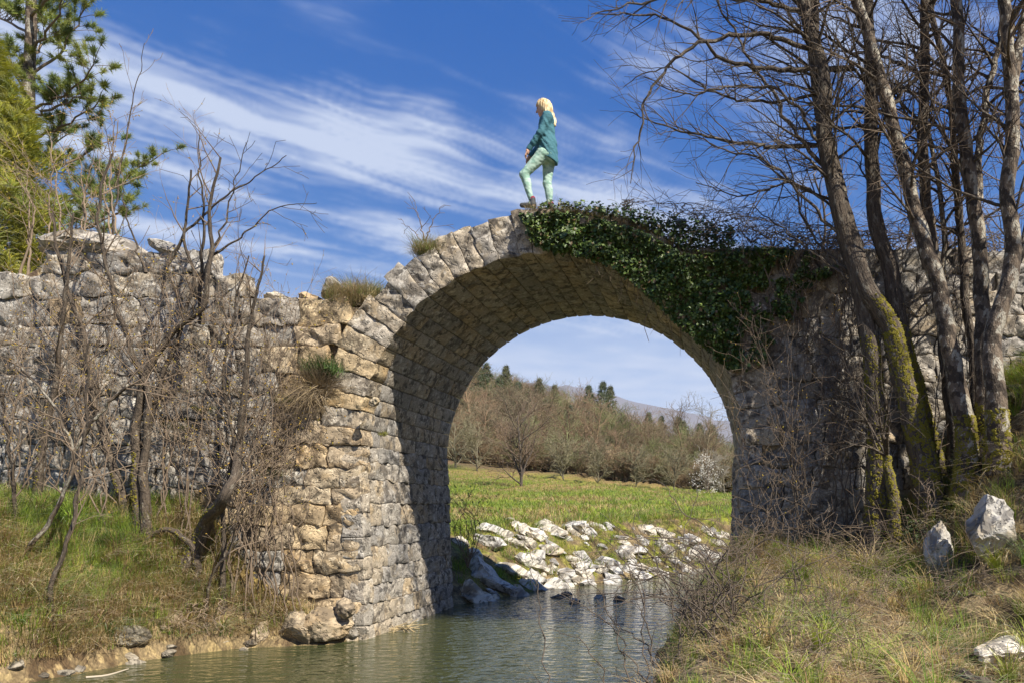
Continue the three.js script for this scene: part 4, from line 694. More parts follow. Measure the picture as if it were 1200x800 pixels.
{   // riverside brambles, reeds and the young willow behind the pier
  const R = rng(111), o = { ...twiggy, kids: [3.0, 3.0, 3.0, 0], from: [0.2, 0.2, 0.2, 0], len: [0.55, 0.3, 0.2, 0.1], rad: [0.008, 0.004, 0.003, 0.003], up: [0.1, 0.1, 0, 0], max: 2, tip: 0.002 };
  makeStems('riverside_bramble', 'dark arching bramble overhanging the water from the grassy slope', 'bramble', null, [...Array(34)].map((_, k) => { const b = hit(805 + R() * 60, 765 - R() * 30), a = -1.5 + R() * 2.6, h = 0.35 + R() * 0.7; return { pts: [b, b.clone().add(V(a * 0.35, h, (R() - 0.5) * 0.5)), b.clone().add(V(a * 0.95, h * (0.5 + R() * 0.7), (R() - 0.5) * 0.8))], r: [0.011, 0.003], wob: 0.14 }; }), o, R, [M.twigDark, M.twigDark, M.twigBrown], {});
  [[775, 820, 735, 660, 690, 615], [770, 800, 700, 720, 655, 690], [930, 820, 925, 640, 905, 560], [950, 820, 940, 700, 925, 620], [960, 830, 955, 740, 948, 690], [850, 640, 800, 600, 770, 560], [760, 810, 752, 700, 742, 600], [790, 800, 810, 690, 870, 640], [640, 800, 632, 730, 622, 640], [880, 800, 900, 690, 1000, 640], [740, 820, 715, 720, 668, 640], [800, 790, 770, 660, 700, 600], [820, 780, 800, 650, 820, 570], [790, 810, 745, 745, 690, 720], [830, 800, 850, 680, 905, 600], [720, 815, 690, 760, 640, 735]].forEach((a) => makeStems('bare_whip', 'long thin leafless shoot leaning over the river bank', 'shoot', 'bare shoots on the river bank', [{ pts: pz([a[0], a[1], 7.2], [a[2], a[3], 7.4], [a[4], a[5], 7.6]), r: [0.010, 0.003], wob: 0.1 }], { ...o, kids: [3, 2.5, 0, 0], len: [0.35, 0.15, 0.1, 0.1] }, R, [M.twigDark, M.twigDark, M.twigDark], {}));
  for (const [x, y, h] of [[905, 660, 0.6], [960, 655, 0.5], [1000, 680, 0.5], [870, 680, 0.6], [1060, 660, 0.45], [940, 720, 0.5], [860, 725, 0.5], [890, 765, 0.4], [985, 740, 0.35], [1040, 705, 0.35], [1120, 705, 0.3], [1010, 780, 0.3], [840, 700, 0.5]]) { const b = hit(x, y); makeStems('slope_bramble', 'low tangle of dry bramble shoots in the grass of the slope', 'bramble', 'bramble tangles on the slope', [0, 1, 2, 3, 4, 5].map(() => ({ pts: [b, b.clone().add(V((R() - 0.5) * 0.7, h * (0.5 + R()), (R() - 0.5) * 0.5)), b.clone().add(V((R() - 0.5) * 1.8, h * R(), (R() - 0.5) * 0.8))], r: [0.0045, 0.002], wob: 0.14 })), { ...o, kids: [3.2, 2.5, 0, 0], rad: [0.004, 0.003, 0.002, 0.002] }, R, [M.twigBrown, M.twigBrown, M.twigBrown], {}); }
  const leafy = (name, label, base, h, w, n, cols, group) => {
    const t = makeStems(name, label, 'shrub', group, [...Array(n)].map(() => ({ pts: [base, base.clone().add(V((R() - 0.5) * w, h * 0.5, (R() - 0.5) * w)), base.clone().add(V((R() - 0.5) * w * 2, h * (0.7 + R() * 0.4), (R() - 0.5) * w * 1.6))], r: [0.010, 0.003], wob: 0.06 })), { ...o, kids: [4, 3, 0, 0], len: [0.32, 0.16, 0.1, 0.1], up: [0.5, 0.3, 0, 0] }, R, [M.twigBrown, M.twigBrown, M.twigBrown], {});
    const ms = [], cs = []; for (let k = 0; k < n * 45; k++) { const y = Math.sqrt(R()) * h, q = w * (0.3 + y / h) * 0.9; ms.push(mtx(V((R() - 0.5) * 2 * q, y, (R() - 0.5) * 2 * q), eul(R() * 3, R() * 6.28, R() * 3), 0.03 + R() * 0.03)); cs.push(lin(...vary(pick(cols, R), R, 0.2))); }
    tufts(t, 'leaves', smallLeaf, M.blade, ms, cs); return t;
  };
  leafy('young_willow', 'young shrub with fresh green leaves behind the pier above the boulders', at(548, 665, 15.6), 1.7, 0.5, 9, [[0.14, 0.18, 0.04], [0.20, 0.22, 0.06]]);
  leafy('budding_weed', 'leafy green weed among dry grass at the foot of the mossy trunks', at(1085, 610, 9.3), 0.5, 0.25, 4, [[0.10, 0.14, 0.03]]);
}
{   // log, twig raft and drift
  const R = rng(121), s = new Shape3(), p = [hit(1098, 780), hit(1118, 792), hit(1145, 806), hit(1170, 816)].map((q) => q.add(V(0, 0.03, 0))); s.tube(smooth(p, 14), [...Array(15)].map((_, i) => 0.06 + 0.012 * Math.sin(i * 1.7)), 12, 0.3, 5);
  single('fallen_log', s.geo(), M.barkDark, 'short weathered log lying on bare earth beside a flat rock', 'log');
  const d = new Shape3(); for (let k = 0; k < 26; k++) { const b = at(470 + (R() - 0.5) * 22, 738 + (R() - 0.5) * 8, 12.1); b.y = 0.02 + R() * 0.06; grow([d], b, V(R() - 0.5, (R() - 0.5) * 0.3, R() - 0.5).normalize(), 0.2 + R() * 0.25, 0.008, 0, { seg: [0.07], wig: [0.5], up: [0], sides: [5], max: 0, tip: 0.004 }, R); }
  single('driftwood_snag', d.geo(), M.straw, 'small snag of driftwood caught against the pier at water level', 'driftwood', null, 'stuff');
  makeStems('root_tangle', 'tangle of bare roots hanging over the hollow in the bank', 'roots', null, [...Array(14)].map(() => { const b = hit(240 + (R() - 0.5) * 34, 700 + R() * 12).add(V(0, 0.04, 0)); return { pts: [b, b.clone().add(V((R() - 0.5) * 0.4, 0.02 - R() * 0.12, 0.12 + R() * 0.12)), b.clone().add(V((R() - 0.5) * 0.7, -0.2 - R() * 0.25, 0.2 + 0.2 * R()))], r: [0.011, 0.003], wob: 0.1 }; }), { ...o2roots() }, R, [M.twigGrey, M.twigGrey, M.twigGrey], {});
  const w = new Shape3(); w.tube(smooth([hit(100, 795), hit(122, 793), hit(150, 785)].map((q) => q.add(V(0, 0.015, 0))), 8), [0.014, 0.014, 0.013, 0.013, 0.012, 0.011, 0.01, 0.009, 0.006], 6); single('bleached_stick', w.geo(), std({ color: lin(0.42, 0.36, 0.27) }), 'bleached stick lying on the muddy shore', 'stick');
}
function o2roots() { return { ...twiggy, kids: [3, 2, 0, 0], from: [0.3, 0.2, 0, 0], len: [0.25, 0.12, 0.1, 0.1], rad: [0.006, 0.003, 0.003, 0.003], up: [-0.4, -0.2, 0, 0], max: 2, tip: 0.002 }; }
// ------------------------------------------------------------------ evergreens at the edge of the wall
function needleTuft(seed, n, len) { const g = new Shape3(), R = rng(seed); for (let k = 0; k < n; k++) { const d = V(R() - 0.5, R() - 0.15, R() - 0.5).normalize(), s = perp(d, R).multiplyScalar(0.0045), b = V((R() - 0.5) * 0.05, R() * 0.10, (R() - 0.5) * 0.05), e = b.clone().addScaledVector(d, len * (0.6 + R() * 0.5)), i = g.p.length / 3; g.p.push(b.x - s.x, b.y - s.y, b.z - s.z, b.x + s.x, b.y + s.y, b.z + s.z, e.x, e.y, e.z); g.i.push(i, i + 1, i + 2); } return g.geo(); }
{
  const R = rng(131), tuft = needleTuft(3, 80, 0.14), pine = thing('pine_tree', 'tall pine with open crown of needle tufts above the wall', 'tree'), trunk = new Shape3(), br = new Shape3(), spots = [];
  const D = 15.5, tp = smooth(pz([22, 480, D], [25, 320, D], [30, 200, D], [33, 100, D], [36, 0, D], [30, -130, D]), 24); trunk.tube(tp, tp.map((_, i) => lerp(0.16, 0.07, i / 24)), 10, 0.1); part(pine, 'trunk', trunk.geo(), M.barkPale);
  const bl = [[32, 130, 80, 108, 112, 75], [30, 165, 70, 150, 118, 120], [33, 90, 70, 60, 98, 10], [28, 210, 80, 190, 125, 165], [26, 250, 90, 235, 150, 215], [28, 230, 110, 225, 190, 180], [26, 270, 90, 270, 140, 250], [34, 60, 60, 30, 80, -10], [35, 20, 70, -10, 110, -20], [30, 170, -10, 140, -50, 110], [33, 100, 0, 70, -40, 40], [35, 40, 0, 20, -40, -10], [28, 220, -20, 200, -60, 180], [30, 140, 60, 128, 95, 112], [35, 0, 60, -30, 100, -60], [26, 190, 60, 200, 100, 210], [34, 70, 50, 50, 70, 40], [30, 130, 20, 90, 5, 60], [33, 50, 45, 20, 50, -15], [28, 200, 50, 180, 80, 155]];
  for (const a of bl) {
    const dz = (R() - 0.5) * 2.4, pts = wander(smooth(pz([a[0], a[1], D], [a[2], a[3], D + dz], [a[4], a[5], D + dz * 1.7]), 10), 0.1, R), L = pts[0].distanceTo(pts[10]);
    br.tube(pts, pts.map((_, i) => lerp(0.032, 0.010, i / 10)), 5);
    for (let k = 0; k < L * 9; k++) { const t = 3 + R() * 7, i = Math.min(9, Math.floor(t)), p = pts[i].clone().lerp(pts[i + 1], t - i), d = V(R() - 0.3, R() * 0.8, R() - 0.5).normalize(), l = 0.18 + R() * 0.42, e = p.clone().addScaledVector(d, l); br.tube([p, p.clone().lerp(e, 0.5).add(V(0, 0.03, 0)), e], [0.007, 0.006, 0.005], 3); for (let q = 0; q < 3; q++) spots.push([p.clone().lerp(e, 0.55 + R() * 0.5), d]); }
    spots.push([pts[10], V(1, 0.5, 0).normalize()]);
  }
  part(pine, 'branches', br.geo(), M.twigBrown, 'stuff');
  const ms = [], cs = []; for (const [p, d] of spots) { ms.push(mtx(p, new THREE.Quaternion().setFromUnitVectors(UPV, d.clone().lerp(UPV, 0.3).normalize()), 0.75 + R() * 0.5)); cs.push(lin(...vary(pick([[0.22, 0.27, 0.035], [0.30, 0.32, 0.05], [0.14, 0.20, 0.04]], R), R, 0.2))); }
  tufts(pine, 'needles', tuft, M.needle, ms, cs); rebase(pine, tp[0].clone());
  const jun = thing('juniper_tree', 'yellow green juniper with dense scaly sprays at the end of the wall', 'tree'), jt = new Shape3(), jp = pz([-30, 560, 13.5], [-25, 300, 13.5], [-18, 60, 13.5]); jt.tube(smooth(jp, 10), [...Array(11)].map((_, i) => lerp(0.12, 0.03, i / 10)), 8); part(jun, 'trunk', jt.geo(), M.barkDark);
  const jm = [], jc = []; const spray = clump(9, 16, 0.20, 0.05, 0.008, 0.9);
  for (let k = 0; k < 5200; k++) { const y = R(), a = R() * 6.283, lim = 1.35 * Math.sin(Math.PI * Math.pow(lerp(0.12, 1, y), 0.8)) * (0.75 + 0.6 * fbm3(Math.cos(a) * 1.5, y * 6, Math.sin(a) * 1.5, 3)), r = lim * Math.sqrt(0.3 + 0.7 * R()), b = at(-24, lerp(385, 40, y), 13.5), dir = V(Math.cos(a), 0.9 + R(), Math.sin(a)).normalize(); jm.push(mtx(V(b.x + Math.cos(a) * r, b.y, b.z + Math.sin(a) * r), new THREE.Quaternion().setFromUnitVectors(UPV, dir), 0.7 + R() * 0.6)); jc.push(lin(...vary(pick([[0.30, 0.31, 0.025], [0.39, 0.37, 0.03], [0.20, 0.24, 0.025]], R), R, 0.2))); }
  tufts(jun, 'foliage', spray, M.needle, jm, jc); rebase(jun, jp[0].clone());
}
// ------------------------------------------------------------------ the wood beyond the field
function bareTree(seed, h, thick = 1) {
  const R = rng(seed), a = new Shape3(), b = new Shape3(), o = { seg: [h / 6, h / 12, h / 22, h / 40], wig: [0.18, 0.35, 0.4, 0.4], up: [0.05, 0.10, 0.05, 0.03], sides: [6, 4, 3, 3], kids: [26 / h, 20 / h, 22 / h, 0], from: [0.22, 0.2, 0.15, 0], ang: [0.75, 0.65, 0.6, 0.5], len: [h * 0.38, h * 0.2, h * 0.11, h * 0.07], rad: [0.05 * thick, 0.03 * thick, 0.022 * thick, 0.02 * thick], max: 3, tip: 0.012 * thick };
  grow([a, a, b], V(0, 0, 0), V((R() - 0.5) * 0.15, 1, (R() - 0.5) * 0.15).normalize(), h * 0.8, h * 0.018, 0, o, R); return [a.geo(), b.geo()];
}
{
  const R = rng(141), kinds = [0, 1, 2, 3, 4, 5].map((k) => bareTree(500 + k, [8, 7, 9.5, 6, 8.5, 7.5][k])), wood = thing('wood', 'leafless brown wood covering the hillside behind the field', 'wood', null, 'stuff'), mats = kinds.map(() => []), cols = kinds.map(() => []);
  const edgeAt = (x) => -(9 + 58 - clamp(x, -60, 25) * 0.35);
  for (let k = 0; k < 1500; k++) {
    const x = lerp(-100, 34, R()), z = edgeAt(x) - 1 - 120 * Math.pow(R(), 1.25); const s = (z > edgeAt(x) - 9 ? 0.45 + R() * 0.45 : 0.65 + R() * 0.6);
    const v = Math.floor(R() * 6), sv = s * (1 - 0.14 * sstep(-25, -5, x)); mats[v].push(mtx(V(x, ground(x, z) - 0.1, z), eul(0, R() * 6.28, 0), V(sv * 1.15, sv, sv * 1.15))); cols[v].push(lin(...vary(pick([[0.19, 0.135, 0.075], [0.23, 0.155, 0.09], [0.15, 0.12, 0.07], [0.25, 0.21, 0.125], [0.16, 0.18, 0.06], [0.27, 0.18, 0.11], [0.20, 0.21, 0.09]], R), R, 0.2)));
  }
  const brush = [0, 1].map((k) => bareTree(560 + k, 3, 0.8)), bm = brush.map(() => []), bc = brush.map(() => []);
  for (let k = 0; k < 1500; k++) { const x = lerp(-100, 34, R()), z = edgeAt(x) + 2.5 - 34 * Math.pow(R(), 1.7), s = 0.6 + R() * 0.7, v = k % 2; bm[v].push(mtx(V(x, ground(x, z) - 0.5 * s, z), eul(0, R() * 6.28, 0), V(s * 1.5, s, s * 1.5))); bc[v].push(lin(...vary(pick([[0.21, 0.15, 0.085], [0.25, 0.18, 0.10], [0.20, 0.20, 0.09], [0.17, 0.13, 0.08]], R), R, 0.2))); }
  const wm = std({ color: lin(1, 1, 1) });
  brush.forEach((g, v) => { tufts(wood, 'undergrowth', mergeGeometries(g), wm, bm[v], bc[v]); });
  kinds.forEach((g, v) => { tufts(wood, 'trunks', g[0], wm, mats[v], cols[v]); tufts(wood, 'twigs', g[1], wm, mats[v], cols[v]); });
  // trees that can be told apart
  const own = (name, label, category, group, px_, py_, d, h, seed, m1, m2, thick) => { const t = thing(name, label, category, group), p = at(px_, py_, d); p.y = ground(p.x, p.z); const g = bareTree(seed, h, thick); part(t, 'trunk', g[0], m1); part(t, 'twigs', g[1], m2, 'stuff'); t.position.copy(p); t.position.y -= h * 0.17; return t; };
  own('field_tree', 'lone spreading bare tree with dark trunk standing in the meadow', 'tree', null, 612, 560, 50, 7.4, 611, std({ color: lin(0.075, 0.06, 0.048) }), std({ color: lin(0.15, 0.105, 0.07) }), 1.25);
  [[700, 575, 66, 4.6], [745, 575, 66, 4.2], [660, 570, 68, 4.4], [790, 577, 64, 4.4], [850, 578, 63, 4.4], [560, 550, 72, 5.5], [535, 545, 75, 7]].forEach(([a, b, d, h], k) => own('edge_shrub', 'grey green bare shrub at the edge of the wood', 'shrub', 'shrubs along the edge of the wood', a, b, d, h, 620 + k, std({ color: lin(0.16, 0.14, 0.09) }), std({ color: lin(0.21, 0.19, 0.11) }), 1.3));
  {
    const t = own('blossoming_shrub', 'shrub in white blossom at the edge of the wood', 'shrub', null, 828, 577, 61, 4.2, 640, std({ color: lin(0.2, 0.16, 0.12) }), std({ color: lin(0.3, 0.27, 0.22) }), 1), ms = [];
    for (let k = 0; k < 2000; k++) { const a = R() * 6.28, y = R(), r = 1.5 * Math.sqrt(R()) * Math.sin(Math.PI * (0.15 + 0.8 * y)); if (fbm3(Math.cos(a) * r * 1.2, y * 4, Math.sin(a) * r * 1.2, 2) < 0.16) continue; ms.push(mtx(V(Math.cos(a) * r, 0.5 + y * 3.4, Math.sin(a) * r), eul(R() * 3, R() * 6, 0), 0.02 + R() * 0.035)); }
    tufts(t, 'blossoms', new THREE.OctahedronGeometry(1, 0), std({ color: lin(0.66, 0.64, 0.58) }), ms);
  }
  const fir = clump(12, 18, 0.55, 0.12, 0.035, 1.2);
  [[593, 462, 150, 9], [570, 458, 140, 8], [560, 452, 135, 7], [632, 468, 160, 7], [690, 482, 150, 8], [707, 490, 145, 11], [715, 480, 165, 8], [760, 493, 160, 6], [795, 500, 150, 7], [800, 503, 140, 5], [820, 505, 150, 5], [607, 470, 150, 6], [650, 472, 165, 6], [775, 497, 165, 6], [835, 508, 150, 6], [575, 478, 120, 6], [556, 500, 105, 5], [598, 490, 115, 5], [640, 495, 120, 6], [668, 500, 115, 5], [585, 468, 135, 6], [730, 510, 120, 5], [545, 480, 118, 6], [620, 482, 135, 6]].forEach(([a, b, d, h], k) => {
    const t = thing('conifer', 'dark green conifer rising from the leafless wood on the hill', 'tree', 'conifers in the wood'), p = at(a, b, d), tr = new Shape3(), gy = ground(p.x, p.z), top = EYE + (VY - b) * d / F + h * (a > 740 ? 0.25 : 0.6), H = Math.max(h, top - gy), ms = [], cs = [];
    tr.tube([V(0, 0, 0), V(0, H * 0.5, 0), V(0.05, H, 0)], [0.2, 0.12, 0.03], 5); part(t, 'trunk', tr.geo(), M.barkDark);
    for (let q = 0; q < 330; q++) { const y = Math.pow(R(), 0.8), yy = lerp(Math.max(H * 0.2, H - 9), H, y), an = R() * 6.28, rr = Math.sin(Math.PI * Math.pow(lerp(0.16, 1, y), 0.75)) * Math.min(H * 0.2, 1.9) * (0.3 + R() * 0.8) * (0.75 + 0.9 * Math.max(-0.5, fbm3(Math.cos(an) * 1.2 + k * 7, y * 3.5, Math.sin(an) * 1.2, 2))) + 0.08; ms.push(mtx(V(Math.cos(an) * rr, yy + 0.1 * R(), Math.sin(an) * rr), new THREE.Quaternion().setFromUnitVectors(UPV, V(Math.cos(an), 0.35 + R() * 0.5, Math.sin(an)).normalize()), 0.7 + R() * 0.7)); cs.push(lin(...vary(k % 3 ? [0.085, 0.11, 0.035] : [0.13, 0.135, 0.04], R, 0.3))); }
    tufts(t, 'foliage', fir, M.needle, ms, cs); t.position.set(p.x, gy, p.z);
  });
}
// ------------------------------------------------------------------ the person standing on the crown of the arch
{
  const sm = (a, b, k) => { const h = clamp(0.5 + 0.5 * (b - a) / k); return lerp(b, a, h) - k * h * (1 - h); };
  const cap = (x, y, z, a, b, ra, rb) => { const bx = b[0] - a[0], by = b[1] - a[1], bz = b[2] - a[2], t = clamp(((x - a[0]) * bx + (y - a[1]) * by + (z - a[2]) * bz) / (bx * bx + by * by + bz * bz)); return Math.hypot(x - a[0] - bx * t, y - a[1] - by * t, z - a[2] - bz * t) - lerp(ra, rb, t); };
  const ell = (x, y, z, c, r) => { const qx = (x - c[0]) / r[0], qy = (y - c[1]) / r[1], qz = (z - c[2]) / r[2], k = Math.hypot(qx, qy, qz); return (k - 1) * Math.min(r[0], r[1], r[2]); };
  function meshField(f, lo, hi, res) {
    const mc = new MarchingCubes(res, M.stone, false, false, 120000), h = res / 2; mc.isolation = 0;
    for (let k = 0; k < res; k++) for (let j = 0; j < res; j++) for (let i = 0; i < res; i++) mc.field[i + j * res + k * res * res] = -f(lerp(lo[0], hi[0], i / res), lerp(lo[1], hi[1], j / res), lerp(lo[2], hi[2], k / res));
    mc.update(); const n = mc.count, a = new Float32Array(n * 3);
    for (let i = 0; i < n; i++) for (let c = 0; c < 3; c++) a[i * 3 + c] = lerp(lo[c], hi[c], (mc.positionArray[i * 3 + c] * h + h) / res);
    let g = new THREE.BufferGeometry(); g.setAttribute('position', new THREE.BufferAttribute(a, 3)); g = mergeVertices(g, 1e-5); g.computeVertexNormals(); return g;
  }
  const planar = (g) => { const p = g.attributes.position, uv = []; for (let i = 0; i < p.count; i++) uv.push(p.getX(i) + p.getZ(i) * 0.7, p.getY(i)); g.setAttribute('uv', new THREE.Float32BufferAttribute(uv, 2)); return g; };
  const J = { hipL: [-0.045, 0.80, 0.085], kneeL: [-0.325, 0.485, 0.10], ankL: [-0.205, 0.10, 0.08], hipR: [0.02, 0.80, -0.085], kneeR: [-0.005, 0.43, -0.07], ankR: [0.045, 0.09, -0.07], pelvis: [-0.01, 0.86, 0], chest: [0.0, 1.20, 0], shL: [0.035, 1.335, 0.165], shR: [0.02, 1.335, -0.165], elL: [-0.06, 1.075, 0.205], wrL: [-0.235, 0.85, 0.16], elR: [-0.10, 1.08, -0.19], wrR: [-0.26, 0.87, -0.12], neck: [0.01, 1.37, 0], head: [-0.055, 1.53, 0] };
  const torso = (x, y, z, g) => { let d = ell(x, y, z, [0.0, 1.20, 0], [0.115 + g, 0.23 + g, 0.17 + g]); d = sm(d, ell(x, y, z, [0.0, 0.90, 0], [0.12 + g, 0.17 + g, 0.165 + g]), 0.12); d = sm(d, cap(x, y, z, J.shL, J.shR, 0.06 + g, 0.06 + g), 0.06); return d; };
  const arms = (x, y, z, g) => { let d = sm(cap(x, y, z, J.shL, J.elL, 0.052 + g, 0.040 + g), cap(x, y, z, J.elL, J.wrL, 0.040 + g, 0.026 + g), 0.02); return Math.min(d, sm(cap(x, y, z, J.shR, J.elR, 0.052 + g, 0.040 + g), cap(x, y, z, J.elR, J.wrR, 0.040 + g, 0.026 + g), 0.02)); };
  const legs = (x, y, z, g) => { const one = (h, k, a, out) => { let d = sm(cap(x, y, z, h, k, 0.094 + g, 0.055 + g), cap(x, y, z, k, a, 0.053 + g, 0.036 + g), 0.03); const cf = [lerp(k[0], a[0], 0.32) + 0.022, lerp(k[1], a[1], 0.32), lerp(k[2], a[2], 0.32)]; return sm(d, ell(x, y, z, cf, [0.045 + g, 0.11, 0.045 + g]), 0.03); }; return sm(one(J.hipL, J.kneeL, J.ankL), one(J.hipR, J.kneeR, J.ankR), 0.03); };
  const headF = (x, y, z) => {   // turned down and to the left, in head axes: fx forward
    const a = 0.30, dx = x - J.head[0], dy = y - J.head[1], fx = -(dx * Math.cos(a) + dy * Math.sin(a)), fy = -dx * Math.sin(a) + dy * Math.cos(a);
    let d = ell(fx, fy, z, [-0.012, 0.025, 0], [0.096, 0.098, 0.076]); d = sm(d, ell(fx, fy, z, [0.030, -0.055, 0], [0.058, 0.068, 0.054]), 0.04);
    d = sm(d, cap(fx, fy, z, [0.085, 0.005, 0], [0.108, -0.028, 0], 0.010, 0.014), 0.014); d = sm(d, ell(fx, fy, z, [0.078, -0.066, 0], [0.016, 0.013, 0.024]), 0.012); d = sm(d, ell(fx, fy, z, [0.072, -0.102, 0], [0.018, 0.018, 0.022]), 0.02);
    for (const s of [1, -1]) d = sm(d, ell(fx, fy, z, [-0.012, -0.012, s * 0.074], [0.018, 0.030, 0.010]), 0.008);
    return d;
  };
  const headToWorld = (fx, fy, z) => { const a = 0.30; return V(J.head[0] - fx * Math.cos(a) - fy * Math.sin(a), J.head[1] - fx * Math.sin(a) + fy * Math.cos(a), z); };
  const hand = (w, s) => (x, y, z) => {   // palm and five bent fingers hanging from the wrist
    const dir = [-0.45, -0.89], u = (t, o) => [w[0] + dir[0] * t - dir[1] * o * 0, w[1] + dir[1] * t], P = (t, f, o) => [w[0] + dir[0] * t - 0.89 * f * -1 * 0.6, w[1] + dir[1] * t + 0.45 * f * 0.3, w[2] + o];
    let d = cap(x, y, z, [w[0], w[1], w[2]], P(0.04, 0, 0), 0.024, 0.027); d = sm(d, ell(x, y, z, P(0.055, 0, 0), [0.022, 0.042, 0.034]), 0.015);
    [[-0.027, 0.165, 0.0085], [-0.009, 0.18, 0.009], [0.009, 0.175, 0.009], [0.026, 0.15, 0.008]].forEach(([o, l, r]) => { let q = cap(x, y, z, P(0.075, 0, o), P(lerp(0.085, l, 0.5), 0.006, o), r, r); q = sm(q, cap(x, y, z, P(lerp(0.085, l, 0.5), 0.006, o), P(l - 0.012, 0.05, o), r, r * 0.8), 0.006); d = sm(d, q, 0.006); });
    let th = cap(x, y, z, P(0.03, -0.01, -s * 0.026), [w[0] - 0.05, w[1] - 0.075, w[2] - s * 0.036], 0.012, 0.010); th = sm(th, cap(x, y, z, [w[0] - 0.05, w[1] - 0.075, w[2] - s * 0.036], [w[0] - 0.058, w[1] - 0.112, w[2] - s * 0.028], 0.010, 0.008), 0.006); return sm(d, th, 0.01);
  };
  const skin = std({ color: lin(0.52, 0.30, 0.21), roughness: 0.6 }), teal = std({ color: lin(0.045, 0.15, 0.185), roughness: 0.85 }), mint = std({ map: texture(128, (u, v) => mix3([0.80, 0.90, 0.85], [0.64, 0.78, 0.72], sstep(0.45, 0.58, tf(u, v, 6, 3, 120))), true, 3), color: lin(0.66, 0.70, 0.66), roughness: 0.85 }), hairM = std({ map: texture(256, (u, v) => mix3([1, 0.95, 0.84], [0.74, 0.64, 0.48], sstep(0.35, 0.7, tf(u, v * 0.125, 32, 3, 130))), true, 3), color: lin(0.82, 0.74, 0.58), roughness: 0.5 }), boot = std({ color: lin(0.05, 0.055, 0.06), roughness: 0.7 });
  const person = thing('person', 'blonde person in teal jacket and mint leggings standing on the arch, looking down', 'person');
  const body = mergeGeometries([
    meshField((x, y, z) => { let d = torso(x, y, z, -0.012); d = sm(d, arms(x, y, z, -0.008), 0.03); d = sm(d, legs(x, y, z, -0.008), 0.04); return sm(d, cap(x, y, z, [0.015, 1.34, 0], [-0.02, 1.45, 0], 0.055, 0.048), 0.03); }, [-0.5, 0.02, -0.34], [0.3, 1.55, 0.34], 96),
    meshField((x, y, z) => sm(headF(x, y, z), cap(x, y, z, [0.005, 1.40, 0], [-0.03, 1.48, 0], 0.050, 0.048), 0.03), [-0.24, 1.36, -0.14], [0.12, 1.72, 0.14], 84),
    meshField(hand(J.wrL, 1), [J.wrL[0] - 0.16, J.wrL[1] - 0.22, J.wrL[2] - 0.09], [J.wrL[0] + 0.10, J.wrL[1] + 0.04, J.wrL[2] + 0.09], 64),
    meshField(hand(J.wrR, -1), [J.wrR[0] - 0.16, J.wrR[1] - 0.22, J.wrR[2] - 0.09], [J.wrR[0] + 0.10, J.wrR[1] + 0.04, J.wrR[2] + 0.09], 64)]);
  part(person, 'body', body, skin);
  const fold = (x, y, z) => 0.007 * n3(x * 5, y * 8 + x * 9, z * 5) + 0.002 * n3(x * 12, y * 22 + 4, z * 12);
  const jk = part(person, 'jacket', meshField((x, y, z) => {
    let d = torso(x, y, z, 0.012); const hem = lerp(0.80, 0.70, clamp((x + 0.12) / 0.28));
    d = sm(d, cap(x, y, z, [0.0, 1.0, 0], [0.015, 0.74, 0], 0.13, 0.155) + Math.max(0, Math.abs(z) - 0.2), 0.08); d = sm(d, arms(x, y, z, 0.014), 0.035); d += fold(x, y, z);
    const inArm = arms(x, y, z, 0.02); if (inArm > 0.012) d = Math.max(d, hem - y);
    return Math.max(d, Math.max(y - 1.405, -(0.0)), cap(x, y, z, J.wrL, [J.wrL[0] - 0.1, J.wrL[1] - 0.2, J.wrL[2]], 0.0, 0.0) < 0 ? 1 : -1);
  }, [-0.42, 0.62, -0.34], [0.28, 1.46, 0.34], 104), teal);
  for (const [w, e] of [[J.wrL, J.elL], [J.wrR, J.elR]]) { const t = new Shape3(), a = V(...w), b = V(...e).sub(a).normalize(); t.tube([a.clone().addScaledVector(b, -0.01), a.clone().addScaledVector(b, 0.025), a.clone().addScaledVector(b, 0.05)], [0.040, 0.043, 0.041], 14); part(jk, 'cuff', t.geo(), teal); }
  part(person, 'leggings', planar(meshField((x, y, z) => { let d = legs(x, y, z, 0.004); d = sm(d, ell(x, y, z, [-0.01, 0.83, 0], [0.128, 0.12, 0.165]), 0.05); d = sm(d, ell(x, y, z, [0.07, 0.79, 0], [0.075, 0.09, 0.13]), 0.05); d += 0.003 * n3(x * 14, y * 18, z * 14); return Math.max(d, 0.115 - y, y - 0.95); }, [-0.46, 0.06, -0.3], [0.26, 1.0, 0.3], 96)), mint);
  part(person, 'hair', planar(meshField((x, y, z) => {
    const a = 0.30, dx = x - J.head[0], dy = y - J.head[1], fx = -(dx * Math.cos(a) + dy * Math.sin(a)), fy = -dx * Math.sin(a) + dy * Math.cos(a);
    let d = ell(fx, fy, z, [-0.018, 0.032, 0], [0.108, 0.108, 0.092]); d = sm(d, cap(x, y, z, [-0.01, 1.56, 0], [0.085, 1.34, 0], 0.085, 0.055) , 0.05); d = sm(d, cap(x, y, z, [-0.03, 1.56, 0.055], [0.02, 1.38, 0.085], 0.042, 0.022), 0.03); d = sm(d, cap(x, y, z, [-0.03, 1.56, -0.055], [0.02, 1.38, -0.085], 0.042, 0.022), 0.03); d = sm(d, cap(x, y, z, [0.07, 1.38, 0.02], [0.13, 1.27, 0.03], 0.05, 0.014), 0.03);
    d += 0.006 * n3(x * 22, y * 5, z * 34) + 0.004 * n3(x * 50, y * 8, z * 60);
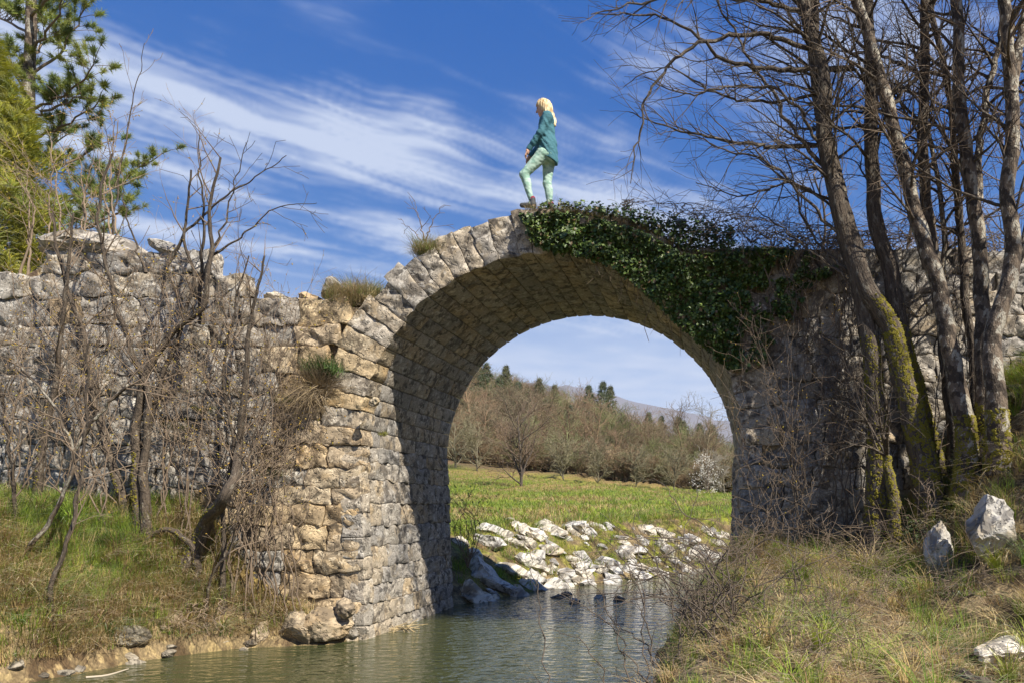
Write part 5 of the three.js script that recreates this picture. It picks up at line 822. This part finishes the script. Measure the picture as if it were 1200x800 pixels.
    const face = Math.max(0.045 - fx, fy - 0.055, Math.abs(z) - 0.066); return Math.max(d, -Math.max(face, -1));
  }, [-0.22, 1.22, -0.16], [0.22, 1.70, 0.16], 96)), hairM);
  const dark = std({ color: lin(0.03, 0.02, 0.015), roughness: 0.3 });
  for (const s of [1, -1]) { const e = new THREE.SphereGeometry(0.010, 10, 8); e.scale(0.6, 0.7, 1.2); const m = part(person, 'eye', e, dark); m.position.copy(headToWorld(0.082, 0.012, s * 0.032)); const bw = new THREE.SphereGeometry(0.010, 8, 6); bw.scale(0.5, 0.35, 1.7); const b2 = part(person, 'eyebrow', bw, std({ color: lin(0.22, 0.14, 0.07) })); b2.position.copy(headToWorld(0.086, 0.036, s * 0.033)); }
  const lips = new THREE.SphereGeometry(0.011, 10, 8); lips.scale(0.6, 0.6, 1.7); part(person, 'lips', lips, std({ color: lin(0.42, 0.13, 0.11), roughness: 0.5 })).position.copy(headToWorld(0.089, -0.066, 0));
  for (const [a, t] of [[J.ankL, 0.1], [J.ankR, 0.02]]) {
    const g = meshField((x, y, z) => { let d = cap(x, y, z, [a[0] + 0.005, a[1] + 0.045, a[2]], [a[0] + 0.01, a[1] - 0.045, a[2]], 0.046, 0.046); d = sm(d, cap(x, y, z, [a[0] + 0.02, a[1] - 0.055, a[2]], [a[0] - 0.145, a[1] - 0.062, a[2]], 0.042, 0.036), 0.03); return Math.max(d, (a[1] - 0.092) - y, y - a[1] - 0.045); }, [a[0] - 0.21, a[1] - 0.13, a[2] - 0.08], [a[0] + 0.10, a[1] + 0.08, a[2] + 0.08], 56);
    const b = part(person, 'boot', g, boot), s = new Shape3(); s.tube([V(a[0] + 0.003, a[1] + 0.028, a[2]), V(a[0] + 0.001, a[1] + 0.058, a[2])], [0.047, 0.046], 14); part(person, 'sock', s.geo(), std({ color: lin(0.28, 0.02, 0.05) }));
  }
  const p = at(640.5, 247, 11.75); person.position.copy(p); person.rotation.y = 0.08; person.scale.setScalar(1.02);
}
renderer.render(scene, camera);
